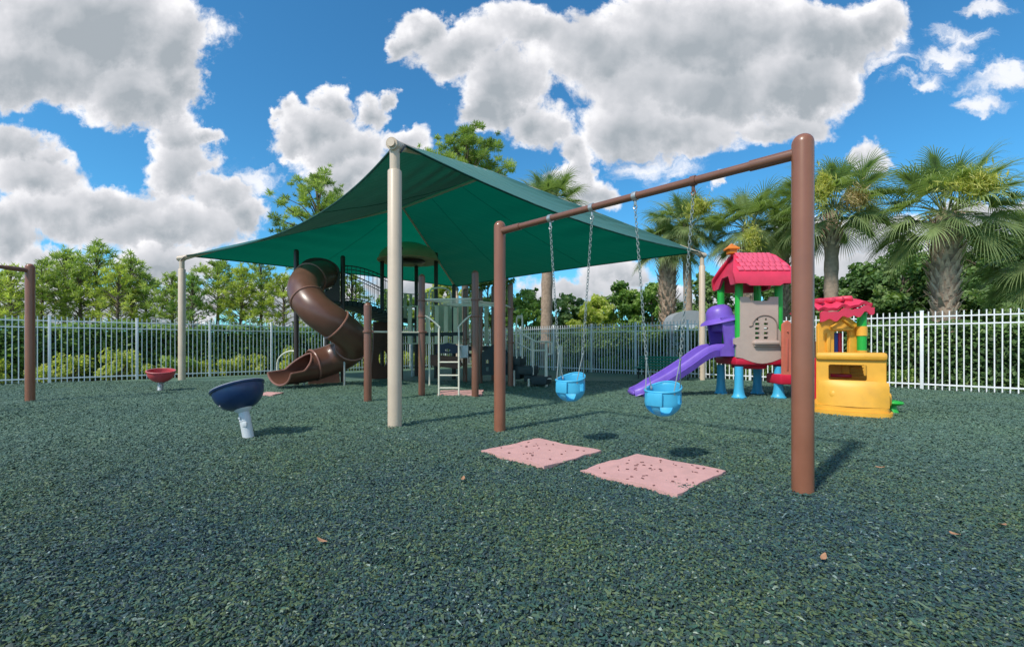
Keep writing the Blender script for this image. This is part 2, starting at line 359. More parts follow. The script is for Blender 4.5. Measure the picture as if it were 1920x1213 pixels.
def mulch_nodes(m, chips):
    m.use_nodes = True; nt = m.node_tree; L = nt.links.new; N = nt.nodes.new; b = nt.nodes['Principled BSDF']
    tc = N('ShaderNodeTexCoord')
    def ramp(src, st):
        r = N('ShaderNodeValToRGB'); L(src, r.inputs[0]); e = r.color_ramp.elements
        for i, (p, c) in enumerate(st):
            el = e[0] if i == 0 else (e[-1] if i == len(st) - 1 else e.new(p)); el.position = p; el.color = (*c, 1)
        return r.outputs[0]
    pal = [(0.0, (.018, .034, .038)), (0.22, (.036, .066, .076)), (0.42, (.044, .108, .086)), (0.6, (.100, .140, .062)), (0.8, (.125, .175, .105)), (1.0, (.32, .38, .35))]
    if chips:
        a = N('ShaderNodeAttribute'); a.attribute_name = 'v'; base = ramp(a.outputs['Fac'], pal)
    else:
        mp = N('ShaderNodeMapping'); mp.inputs['Scale'].default_value = (1, 1, 1); L(tc.outputs['Object'], mp.inputs[0])
        w = N('ShaderNodeTexNoise'); w.inputs['Scale'].default_value = 25; w.inputs['Detail'].default_value = 2; L(mp.outputs[0], w.inputs['Vector'])
        ad = N('ShaderNodeVectorMath'); ad.operation = 'MULTIPLY_ADD'; L(w.outputs['Color'], ad.inputs[0]); ad.inputs[1].default_value = (.05, .05, 0); L(mp.outputs[0], ad.inputs[2])
        v = N('ShaderNodeTexVoronoi'); v.inputs['Scale'].default_value = 42; L(ad.outputs[0], v.inputs['Vector'])
        sp = N('ShaderNodeSeparateColor'); L(v.outputs['Color'], sp.inputs[0])
        v2 = N('ShaderNodeTexVoronoi'); v2.inputs['Scale'].default_value = 17; L(ad.outputs[0], v2.inputs['Vector'])
        sp2 = N('ShaderNodeSeparateColor'); L(v2.outputs['Color'], sp2.inputs[0])
        av = N('ShaderNodeMath'); av.operation = 'MULTIPLY_ADD'; L(sp2.outputs[0], av.inputs[0]); av.inputs[1].default_value = 0.45
        hf = N('ShaderNodeMath'); hf.operation = 'MULTIPLY'; L(sp.outputs[0], hf.inputs[0]); hf.inputs[1].default_value = 0.55; L(hf.outputs[0], av.inputs[2])
        base = ramp(av.outputs[0], pal)
        bp = N('ShaderNodeBump'); bp.inputs['Strength'].default_value = 0.5; bp.inputs['Distance'].default_value = 0.004
        L(av.outputs[0], bp.inputs['Height']); L(bp.outputs[0], b.inputs['Normal'])
    # wide patches: greener, bluer and browner areas of the loose fill
    g = N('ShaderNodeTexNoise'); g.inputs['Scale'].default_value = 0.6; g.inputs['Detail'].default_value = 8; g.inputs['Roughness'].default_value = 0.62; L(tc.outputs['Object'], g.inputs['Vector'])
    tint = ramp(g.outputs[0], [(0.34, (.62, .78, 1.05)), (0.47, (.92, .98, 1.02)), (0.56, (1.05, 1.06, .92)), (0.68, (1.30, 1.28, .85))])
    mx = N('ShaderNodeMix'); mx.data_type = 'RGBA'; mx.blend_type = 'MULTIPLY'; mx.inputs[0].default_value = 1
    L(base, mx.inputs[6]); L(tint, mx.inputs[7])
    # fill blends to a paler, more even green with distance from the camera
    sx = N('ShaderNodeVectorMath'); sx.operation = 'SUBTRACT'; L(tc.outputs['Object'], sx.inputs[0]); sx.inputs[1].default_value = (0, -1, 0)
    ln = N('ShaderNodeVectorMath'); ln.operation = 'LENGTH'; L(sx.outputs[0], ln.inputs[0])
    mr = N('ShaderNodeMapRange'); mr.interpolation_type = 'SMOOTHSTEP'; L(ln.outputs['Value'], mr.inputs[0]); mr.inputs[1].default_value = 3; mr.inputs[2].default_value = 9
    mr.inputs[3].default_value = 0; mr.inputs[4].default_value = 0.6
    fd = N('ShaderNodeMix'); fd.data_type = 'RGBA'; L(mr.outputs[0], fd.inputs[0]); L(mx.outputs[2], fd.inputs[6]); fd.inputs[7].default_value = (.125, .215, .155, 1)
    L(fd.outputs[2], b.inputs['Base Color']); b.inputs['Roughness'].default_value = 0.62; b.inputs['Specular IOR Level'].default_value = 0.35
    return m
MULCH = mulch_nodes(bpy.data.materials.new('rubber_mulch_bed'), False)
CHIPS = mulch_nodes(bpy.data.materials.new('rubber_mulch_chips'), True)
a0 = LP - LD * 22; b0 = RP + RD * 26
MB().add([(*a0.xy, 0), (a0.x, -12, 0), (b0.x, -12, 0), (*b0.xy, 0), (*CORNER.xy, 0)], [(0, 1, 2, 3, 4)]).build('playground_surface', MULCH, smooth=0)['kind'] = 'structure'
def make_chips():
    D = []; X = []
    for d0, d1, dens in ((0.9, 2.4, 10500), (2.4, 3.6, 7500), (3.6, 5.2, 4300), (5.2, 8.0, 1900), (8.0, 13.0, 900)):
        n = int((1.3 * (d1 * d1 - d0 * d0) + 4.0 * (d1 - d0)) * dens)
        d = np.sqrt(R.uniform((d0 + 1.54) ** 2, (d1 + 1.54) ** 2, n)) - 1.54; D.append(d); X.append(R.uniform(-1, 1, n) * (1.3 * d + 2.0))
    D = np.concatenate(D); X = np.concatenate(X); n = len(D)
    far = np.clip((D - 2) / 5, 0, .9)
    ln = R.gamma(3.2, 0.0042, n).clip(.005, .045) * (1 + .5 * far); wd = R.uniform(.003, .0075, n) * (1 + .7 * far); ht = R.uniform(.002, .007, n)
    yaw = R.uniform(0, 2 * pi, n); pit = R.normal(0, .30, n); rol = R.normal(0, .42, n)
    loc = np.array([[-.5, -.5, 0], [.5, -.35, 0], [.5, .35, 0], [-.5, .5, 0], [-.25, 0, 1], [.3, 0, .8]])
    jit = R.normal(0, .12, (n, 6, 3)); P = loc[None] + jit
    P = P * np.stack([ln, wd * 2, ht], 1)[:, None, :]
    P[:, :, 2] += (P[:, :, 0] / ln[:, None]) ** 2 * R.normal(0, .008, n)[:, None]
    cy, sy, cp, sp, cr, sr = np.cos(yaw), np.sin(yaw), np.cos(pit), np.sin(pit), np.cos(rol), np.sin(rol)
    x, y, z = P[..., 0], P[..., 1], P[..., 2]
    y, z = y * cr[:, None] - z * sr[:, None], y * sr[:, None] + z * cr[:, None]
    x, z = x * cp[:, None] - z * sp[:, None], x * sp[:, None] + z * cp[:, None]
    x, y = x * cy[:, None] - y * sy[:, None], x * sy[:, None] + y * cy[:, None]
    hum = .008 * np.sin(X * 5.1 + 1) * np.sin(D * 4.3) + .006 * np.sin(X * 13 + D * 7)
    P = np.stack([x + X[:, None], y + D[:, None], z + (.006 + hum.clip(-.004, 1) + R.uniform(0, .010, n))[:, None]], 2)
    # faces: 0-1-5-4, 2-3-4-5, 1-2-5, 3-0-4 (triangles doubled to quads)
    idx = np.array([[0, 1, 5, 4], [2, 3, 4, 5]]); tri = np.array([[1, 2, 5], [3, 0, 4]])
    Q = P[:, idx].reshape(-1, 3); T = P[:, tri].reshape(-1, 3)
    nv = len(Q) + len(T); me = bpy.data.meshes.new('rubber_mulch')
    me.vertices.add(nv); me.vertices.foreach_set('co', np.concatenate([Q, T]).astype(np.float32).ravel())
    me.loops.add(nv); me.loops.foreach_set('vertex_index', np.arange(nv, dtype=np.int32))
    ls = np.concatenate([np.arange(0, len(Q), 4), len(Q) + np.arange(0, len(T), 3)]).astype(np.int32)
    me.polygons.add(len(ls)); me.polygons.foreach_set('loop_start', ls); me.update(calc_edges=True)
    v = R.beta(1.6, 2.2, n) * .86; hi = R.random(n) < .022; v[hi] = R.uniform(.86, .96, hi.sum())
    a = me.attributes.new('v', 'FLOAT', 'FACE'); a.data.foreach_set('value', np.concatenate([np.repeat(v, 2), np.repeat(v, 2)]).astype(np.float32))
    me.materials.append(CHIPS); o = bpy.data.objects.new('rubber_mulch', me); COL.objects.link(o)
    tag(o, 'loose dark green and blue rubber mulch chips covering the playground', 'mulch', kind='stuff')
make_chips()

# pink rubber mats
PINK = mat('faded_pink_rubber', (0.62, 0.34, 0.31), 0.8, 0.08, 9, bump=0.4, bscale=120, grime=0.22)
CRUMB = mat('mulch_crumbs', (0.16, 0.07, 0.065), 0.8, 0.4, 30)
def pinkmat(px, label, crumbs, seed):
    rnd = random.Random(seed)
    c = [G(*p) for p in px]; cen = sum(c, Vector()) / 4; out = []
    for i in range(4):
        a, b = c[i], c[(i + 1) % 4]; n = Vector((a.y - b.y, b.x - a.x, 0)).normalized()
        for k in range(14):
            t = k / 14; j = 0 if k == 0 else rnd.uniform(-.010, .010) + .012 * sin(t * 9 + seed + i)
            out.append(a.lerp(b, t) + n * j)
    th = thing('rubber_mat', label, 'mat', tuple(cen), 'pink rubber mats under the play equipment')
    top = [p + Vector((0, 0, .032 + .004 * sin(p.x * 9))) for p in out]; bot = [p + Vector((0, 0, .002)) for p in out]
    n = len(out); ct = cen + Vector((0, 0, .036))
    MB().add(top + bot + [ct], [(i, (i + 1) % n, 2 * n) for i in range(n)] + [(i, n + i, n + (i + 1) % n, (i + 1) % n) for i in range(n)]).build('mat_sheet', PINK, th, smooth=30)
    m = MB()
    for _ in range(crumbs):
        s, t = rnd.random() ** .8, rnd.random(); p = c[0].lerp(c[1], s).lerp(c[3].lerp(c[2], s), t); p = p.lerp(cen, .06); r = rnd.uniform(.006, .016)
        m.rbox(p + Vector((0, 0, .037)), (r * 2, r * rnd.uniform(.6, 1.6), .008), .003, rnd.uniform(0, 3))
    if crumbs: o = m.build('mulch_crumb', CRUMB, th); o['kind'] = 'stuff'
    return th
pinkmat([(902, 850), (1020, 881), (1127, 851), (1010, 827)], 'weathered pink rubber mat under the farther blue bucket swing', 26, 1)
pinkmat([(1088, 888), (1270, 934), (1361, 890), (1195, 856)], 'larger pink rubber mat under the nearer blue bucket swing, sprinkled with mulch crumbs', 42, 2)
pinkmat([(820, 741), (903, 743), (906, 733), (826, 734)], 'small pink mat at the foot of the pale climbing ladder', 4, 3)
pinkmat([(487, 742), (512, 743), (532, 738), (500, 737)], 'sliver of pink mat showing in front of the brown spiral slide exit', 0, 4)

# ------------------------------------------------------------------ fence
def fence(name, label, pts, org):
    root = thing(name, label, 'fence', org)
    pm = None
    for i, p in enumerate(pts):
        m = MB(); m.rbox((p.x, p.y, .915), (.065, .065, 1.83), .006, rz=pi / 4); m.rbox((p.x, p.y, 1.835), (.078, .078, .022), .008, rz=pi / 4)
        m.build('post', WHITEF, root)
    for a, b in zip(pts[:-1], pts[1:]):
        m = MB(); d = (b - a); L = d.length; d = d / L; rz = atan2(d.y, d.x); mid = (a + b) / 2
        for z, h in ((1.70, .028), (1.52, .028), (.125, .034)): m.box((mid.x, mid.y, z), (L - .066, .030, h), rz)
        n = max(1, round(L / .115)) - 1
        for k in range(1, n + 1):
            q = a + d * (L * k / (n + 1)) + Vector((random.uniform(-.001, .001), 0, 0))
            lz = random.uniform(-.004, .004); m.box((q.x, q.y, .905 + lz), (.021, .021, 1.80), rz, rot=Matrix.Rotation(rz, 3, 'Z') @ Matrix.Rotation(random.uniform(-.003, .003), 3, 'Y')); m.box((q.x, q.y, 1.812), (.025, .025, .014), rz)
        m.build('picket_panel', WHITEF, root, smooth=0)
lp = [LP + LD * (1.845 * k) for k in range(-5, 8)] + [CORNER]
fence('picket_fence', 'white metal picket fence on the left, in front of a clipped hedge', lp, (*LP.xy, 0))
rp = [CORNER] + [RP + RD * (1.87 * k) for k in range(-2, 11)]
fence('picket_fence', 'white metal picket fence on the right, running behind the bench and coloured plastic toys', rp, (*RP.xy, 0))

# ------------------------------------------------------------------ shade canopy
def canopy():
    P1, P2, P3, P4 = Vector((-1.5, 5.8, 3.60)), Vector((-9.83, 13.5, 3.62)), Vector((5.66, 13.5, 3.72)), Vector((-2.55, 20.9, 3.62))
    A, B = Vector((-3.59, 14.9, 5.54)), Vector((-.50, 12.05, 5.60))
    root = thing('shade_canopy', 'large green fabric shade canopy on four beige posts over the play structure', 'shade canopy', (P1.x, P1.y, 0))
    m = bpy.data.materials.new('green_shade_cloth'); m.use_nodes = True; nt = m.node_tree; L = nt.links.new; N = nt.nodes.new
    b = nt.nodes['Principled BSDF']; out = nt.nodes['Material Output']; b.inputs['Roughness'].default_value = .75; b.inputs['Specular IOR Level'].default_value = .25
    tc = N('ShaderNodeTexCoord'); n = N('ShaderNodeTexNoise'); n.inputs['Scale'].default_value = .9; n.inputs['Detail'].default_value = 7; L(tc.outputs['Object'], n.inputs['Vector'])
    mp = N('ShaderNodeMapping'); mp.inputs['Rotation'].default_value = (0, 0, radians(45)); mp.inputs['Scale'].default_value = (.5, 5, 1); L(tc.outputs['Object'], mp.inputs[0])
    n2 = N('ShaderNodeTexNoise'); n2.inputs['Scale'].default_value = 1.6; n2.inputs['Detail'].default_value = 3; L(mp.outputs[0], n2.inputs['Vector'])
    ad = N('ShaderNodeMath'); ad.operation = 'ADD'; L(n.outputs[0], ad.inputs[0]); L(n2.outputs[0], ad.inputs[1])
    r = N('ShaderNodeValToRGB'); mr = N('ShaderNodeMapRange'); mr.inputs[1].default_value = .7; mr.inputs[2].default_value = 1.3; L(ad.outputs[0], mr.inputs[0]); L(mr.outputs[0], r.inputs[0])
    e = r.color_ramp.elements; e[0].color = (.005, .048, .038, 1); e[1].color = (.009, .070, .055, 1); L(r.outputs[0], b.inputs['Base Color'])
    bp = N('ShaderNodeBump'); bp.inputs['Strength'].default_value = .5; bp.inputs['Distance'].default_value = .03; L(ad.outputs[0], bp.inputs['Height']); L(bp.outputs[0], b.inputs['Normal'])
    b.inputs['Sheen Weight'].default_value = .45; b.inputs['Sheen Tint'].default_value = (.5, 1, .92, 1); b.inputs['Sheen Roughness'].default_value = .4
    t = N('ShaderNodeBsdfTranslucent'); t.inputs[0].default_value = (.0, .19, .105, 1)
    lw = N('ShaderNodeLayerWeight'); lw.inputs[0].default_value = .5      # an open knit closes up when seen edge-on
    mf = N('ShaderNodeMapRange'); L(lw.outputs['Facing'], mf.inputs[0]); mf.inputs[1].default_value = .45; mf.inputs[2].default_value = .9; mf.inputs[3].default_value = .42; mf.inputs[4].default_value = .0
    mx = N('ShaderNodeMixShader'); L(mf.outputs[0], mx.inputs[0]); L(b.outputs[0], mx.inputs[1]); L(t.outputs[0], mx.inputs[2]); L(mx.outputs[0], out.inputs[0])
    def panel(E0, E1, T0, T1, bow, sag):
        d = (E1 - E0); n = Vector((-d.y, d.x, 0)).normalized(); c = (T0 + T1) / 2
        if n.dot(c - E0) < 0: n = -n
        nu, nv = 64, 40; g = []
        for j in range(nv + 1):
            s = j / nv; row = []
            for i in range(nu + 1):
                t_ = i / nu; q = E0.lerp(E1, t_) + n * bow * 4 * t_ * (1 - t_); q.z -= .06 * 4 * t_ * (1 - t_)
                p = q.lerp(T0.lerp(T1, t_), s); p.z -= sag * sin(pi * t_) * sin(pi * s)
                wr = .030 * exp(-6 * min(t_, 1 - t_)) * sin(s * 42 + 2) * sin(pi * s) * min(1, 12 * t_, 12 * (1 - t_)) + .008 * sin(s * 30 + t_ * 9) * sin(pi * t_) * sin(pi * s); p.z += wr; row.append(p)
            g.append(row)
        return g
    ins = lambda c, e: c + (e - c).normalized() * .10 + Vector((0, 0, .05))
    Q1, Q2, Q3, Q4 = ins(P1, B), ins(P2, A), ins(P3, B), ins(P4, A)
    up = Vector((0, 0, .05)); A2, B2 = A + up, B + up
    mb = MB(); seams = []
    for a, b_, c, d, bow, sag in ((Q1, Q2, B2, A2, .75, .10), (Q1, Q3, B2, B2, .42, .05), (Q3, Q4, B2, A2, .6, .12), (Q4, Q2, A2, A2, .6, .10)):
        g = panel(a, b_, c, d, bow, sag); nu = len(g[0]); vs = [p for row in g for p in row]
        mb.add(vs, [(j * nu + i, j * nu + i + 1, (j + 1) * nu + i + 1, (j + 1) * nu + i) for j in range(len(g) - 1) for i in range(nu - 1)])
        mb.tube(g[0], .018, 6)                          # cable pocket along the eave
        for ti in (.33, .66):
            k_ = int(ti * (nu - 1)); seams.append([row[k_] - Vector((0, 0, .006)) for row in g[:-1]])
    fab = mb.build('fabric', m, root, smooth=60)
    SEAM = mat('canopy_seam_thread', (.008, .06, .045), .8)
    for q in seams: MB().tube(q, .0045, 5).build('seam', SEAM, fab)
    f = MB()
    for a, b_ in ((P1, B), (P2, A), (P3, B), (P4, A), (A, B)):
        f.tube([a, a.lerp(b_, .5), b_], .038, 10)
    f.build('roof_frame', BEIGE, root)
    for P, rr in ((P1, .088), (P2, .095), (P3, .088), (P4, .09)):
        h = P.z
        m_ = MB(); m_.lathe((P.x, P.y, 0), [(rr, 0), (rr, h - .34), (rr * .93, h - .33), (rr * .72, h - .325), (rr * .72, h - .05)], 28)
        po = m_.build('post', BEIGE, root)
        d = ((B if P in (P1, P3) else A) - P).normalized()
        e = MB(); hd = Vector((d.x, d.y, 0)).normalized()
        e.tube([P - hd * .10 - Vector((0, 0, .02)), P + hd * .06], rr * .86, 18)
        e.tube([P - hd * .125 - Vector((0, 0, .02)), P - hd * .10 - Vector((0, 0, .02))], rr * .55, 14)
        e.tube([P + hd * .02, P + d * .35, P + d * .8], [rr * .8, rr * .62, .045], 14)
        e.build('corner_bracket', BEIGE, po)
        w = MB(); cr_ = Vector((-hd.y, hd.x, 0))
        for s in (-1, 1): w.tube([P + cr_ * rr * .9 * s - Vector((0, 0, .1)), P + cr_ * rr * 1.1 * s + hd * .12 + Vector((0, 0, .04)), P + hd * .35 + Vector((0, 0, .1))], .012, 6)
        w.build('cable', DARKM, po)
canopy()

# ------------------------------------------------------------------ swing frames and swings
def domed_post(m, p, h, r=.0705):
    m.lathe((p.x, p.y, 0), [(r, 0), (r, h - r)] + [(r * cos(a), h - r + r * sin(a)) for a in [pi / 2 * k / 6 for k in range(1, 6)]] + [(.004, h)], 32)
def chain(m, a, b, link=.042, r=.0034):
    a, b = Vector(a), Vector(b); d = (b - a); L = d.length; d.normalize(); n = int(L / (link * .74)); s = d.orthogonal().normalized(); w = d.cross(s)
    for i in range(n):
        c = a + d * (L * (i + .5) / n); q = s if i % 2 else w
        pts = [c + d * (link / 2 - .010) * sgn + (q * .011 * cos(t) + d * sgn * .010 * sin(t)) for sgn, ts in ((1, (0, pi / 2, pi)), (-1, (pi, pi / 2, 0))) for t in ts]
        m.tube(pts, r, 5, closed=True)
SA, SB = Vector((2.074, 3.234, 0)), Vector((-.149, 5.51, 0))
def swing_frame(pa, pb, label, hangers):
    t = thing('swing_frame', label, 'swing frame', tuple(pa), 'brown single-beam swing frames')
    for p in (pa, pb):
        m = MB(); domed_post(m, p, 2.55); m.build('post', ORANGEBR, t)
    a = pa + Vector((0, 0, 2.42)); b = pb + Vector((0, 0, 2.42)); d = (b - a).normalized()
    m = MB(); m.tube([a + d * .06, b - d * .06], .034, 20)
    for q, s in ((a, 1), (b, -1)): m.tube([q + d * s * .05, q + d * s * .35], .041, 20)
    bo = m.build('beam', BROWN, t)
    hz = []
    for f in hangers:
        c = b.lerp(a, f); m = MB(); m.tube([c - d * .022, c + d * .022], .043, 18)
        m.rbox(c - Vector((0, 0, .062)), (.022, .022, .06), .004); m.tube(arc(c - Vector((0, 0, .10)), .018, 0, 2 * pi, 10, ax=d), .006, 6)
        m.build('hanger', GALV if f != .751 else BROWN, bo); hz.append(c - Vector((0, 0, .115)))
    return hz
H = swing_frame(SA, SB, 'brown steel swing frame in the foreground holding two blue bucket swings', (.255, .427, .5795, .751))
pb = Vector((-8.95, 8.42, 0)); swing_frame(pb, pb + Vector((-.62, -3.1, 0)), 'brown steel swing frame at the left edge, by the red cup seat', (.3, .7))
BLUEB = mat('sky_blue_plastic', (.06, .42, .66), .45, .07, 8, grime=.16, spec=.4)
COATC = mat('pale_plastic_coated_chain', (.27, .32, .31), .5, .1, 20)
def bucket(hA, hB, z0, label):
    c0 = (hA + hB) / 2; d = (hA - hB); d.z = 0; d.normalize(); n = Vector((-d.y, d.x, 0))          # d along the beam
    c = Vector((c0.x, c0.y, z0)); t = thing('bucket_swing', label, 'swing', (c.x, c.y, z0), 'blue bucket swings')
    W, Dp, Hh = .150, .135, .29
    # bucket shell: rim raised at the back, leg openings at the front
    K = 48; rows = 15; g = []
    for i in range(rows):
        s = i / (rows - 1); row = []
        for k in range(K):
            a = 2 * pi * k / K; back = .5 + .5 * sin(a)
            rr = sin(pi / 2 * min(1, .22 + s * 1.25)) * (1.10 - .06 * s); x, y = W * cos(a) * rr, Dp * sin(a) * rr
            zt = Hh * (.74 + .26 * back ** 2); row.append(c + d * x + n * y + Vector((0, 0, zt * s ** 1.25)))
        g.append(row)
    def cell(i, k):
        s = (i + .5) / (rows - 1); a = (2 * pi * (k + .5) / K); da = lambda q: abs((a - q + pi) % (2 * pi) - pi)
        if .15 < s < .50 and (da(-pi / 2 - .62) < .40 or da(-pi / 2 + .62) < .40): return True          # leg holes, front
        if .55 < s < .86 and (da(0) < .30 or da(pi) < .30): return True                        # side openings
        return False
    m = MB(); vs = [p for r_ in g for p in r_]; cen = c + Vector((0, 0, Hh * .5))
    inner = [p + (cen - p) * (.012 / max((cen - p).length, .02)) for p in vs]; o = len(vs); fs = []
    solid = [[not cell(i, k) for k in range(K)] for i in range(rows - 1)]
    for i in range(rows - 1):
        for k in range(K):
            if not solid[i][k]: continue
            l = (k + 1) % K; A_, B_, C_, D_ = i * K + k, i * K + l, (i + 1) * K + l, (i + 1) * K + k
            fs += [(A_, B_, C_, D_), (o + D_, o + C_, o + B_, o + A_)]
            if i == rows - 2 or not solid[i + 1][k]: fs.append((D_, C_, o + C_, o + D_))
            if i == 0 or not solid[i - 1][k]: fs.append((B_, A_, o + A_, o + B_))
            if not solid[i][l]: fs.append((C_, B_, o + B_, o + C_))
            if not solid[i][k - 1]: fs.append((A_, D_, o + D_, o + A_))
    m.add(vs + inner, fs); m.lathe(c + Vector((0, 0, -.004)), [(.02, 0), (W * .36, .004), (W * .36, .016)], 24)
    m.tube(g[-1], .010, 8, closed=True)
    m.build('bucket_seat', BLUEB, t, smooth=45)
    MB().rbox(c - n * (Dp * 1.06) + Vector((0, 0, Hh * .52)), (W * .95, .022, Hh * .40), .010, rz=atan2(d.y, d.x)).build('front_bar', BLUEB, t)
    for h, s in ((hA, 1), (hB, -1)):
        e1 = c + d * s * W * .92 + n * .045 + Vector((0, 0, Hh * .83)); e2 = c + d * s * W * .88 - n * .06 + Vector((0, 0, Hh * .76))
        j = h.lerp(c + d * s * W * .95 + Vector((0, 0, Hh)), .87)
        mc = MB(); chain(mc, h, j); ch = mc.build('chain', COATC, t, smooth=60)
        ms = MB(); ms.tube([j, e1], .0045, 6); ms.tube([j, e2], .0045, 6); ms.lathe(j - Vector((0, 0, .012)), [(.004, 0), (.011, .004), (.011, .02), (.004, .024)], 10)
        ms.build('strap', COATC, ch)
        for e_ in (e1, e2): MB().rbox(e_ - Vector((0, 0, .01)), (.02, .02, .035), .004).build('rivet_plate', GALV, t)
bucket(H[1], H[0], .46, 'blue plastic bucket swing hanging farther away, over the smaller pink mat')
bucket(H[3], H[2], .425, 'blue plastic bucket swing hanging nearer, in front of the purple slide')

# ------------------------------------------------------------------ cup spinners
def cup(base, cen, rad, depth, ax, colm, label, bumps, polem):
    ax = Vector(ax).normalized(); rot = ax.to_track_quat('Z', 'Y').to_matrix(); base, cen = Vector(base), Vector(cen)
    t = thing('spinning_cup_seat', label, 'spinner', tuple(base), 'spinning cup seats')
    prof = [(rad * sin(a) ** .9 if a > 0 else .001, -depth * cos(a)) for a in [pi / 2 * k / 14 for k in range(15)]]
    inn = [(max(r - .018, .001), h + .016) for r, h in prof]; inn[-1] = (rad - .02, .006)
    full = prof + [(rad + .014, .004), (rad + .018, .016), (rad + .008, .026), (rad - .012, .022)] + inn[::-1]
    MB().lathe(cen, full, 44, rot, cap=False).build('cup', colm, t, smooth=50)
    bot = cen - ax * (depth - .01)
    MB().lathe(cen, [(rad - .006, .021), (rad + .006, .028), (rad + .017, .024), (rad + .010, .034), (rad - .008, .030)], 44, rot, cap=False).build('rim_trim', mat('pale_rim_' + colm.name, (.22, .25, .32) if bumps else (.55, .16, .17), .5), t)  # rim ring in a paler tone than the cup
    m = MB(); m.tube([base, base.lerp(bot, .62)], .058, 20); m.tube([base.lerp(bot, .60), bot], [.062, .05], 20) ; m.lathe(bot - ax * .01, [(.05, -.03), (.085, .0), (.10, .03)], 20, rot)
    po = m.build('pedestal', polem, t)
    MB().rbox(base.lerp(bot, .5) + Vector((.02, -.056, 0)), (.05, .02, .06), .008).build('cover_plate', polem, po); b2 = MB(); b2.tube([base.lerp(bot, .72) + Vector((-.02, -.075, 0)), base.lerp(bot, .72) + Vector((-.02, -.05, 0))], .012, 10); b2.build('bolt_cover', polem, po)
    if bumps:
        for a, w in [(-2.5, 1.05), (-2.05, .86), (-1.75, 1.1), (-1.45, .8), (-1.15, 1.08), (-.8, .9), (-.4, 1.05)]:
            th = w * .85; p = cen + rot @ Vector((rad * sin(th) ** .9 * cos(a), rad * sin(th) ** .9 * sin(a), -depth * cos(th)))
            n_ = (p - cen).normalized(); q = n_.to_track_quat('Z', 'Y').to_matrix()
            MB().lathe(p - n_ * .004, [(.016, 0), (.014, .008), (.008, .014), (.001, .015)], 10, q).build('grip_bump', mat('grey_grip_plastic', (.30, .31, .32), .5), t)
    return t
NAVY = mat('navy_blue_plastic', (.010, .035, .11), .35, .12, 8, grime=.12); REDC = mat('red_plastic', (.52, .06, .075), .45, .12, 8, grime=.15)
WP = mat('white_powder_coat', (.62, .64, .66), .4, .05, 10, grime=.2)
cup(G(466, 821), PT(446, 729, 5.15), .262, .25, (-.36, .15, 1), NAVY, 'dark navy blue tilted spinning cup seat on a white pedestal', True, WP)
cup(G(300, 733), PT(302, 697, 10.3), .262, .24, (.09, -.13, 1), REDC, 'red spinning cup seat by the left fence', False, GALV)
for o in [o for o in COL.objects if o.type == 'EMPTY' and o.get('category') == 'spinner']: pass

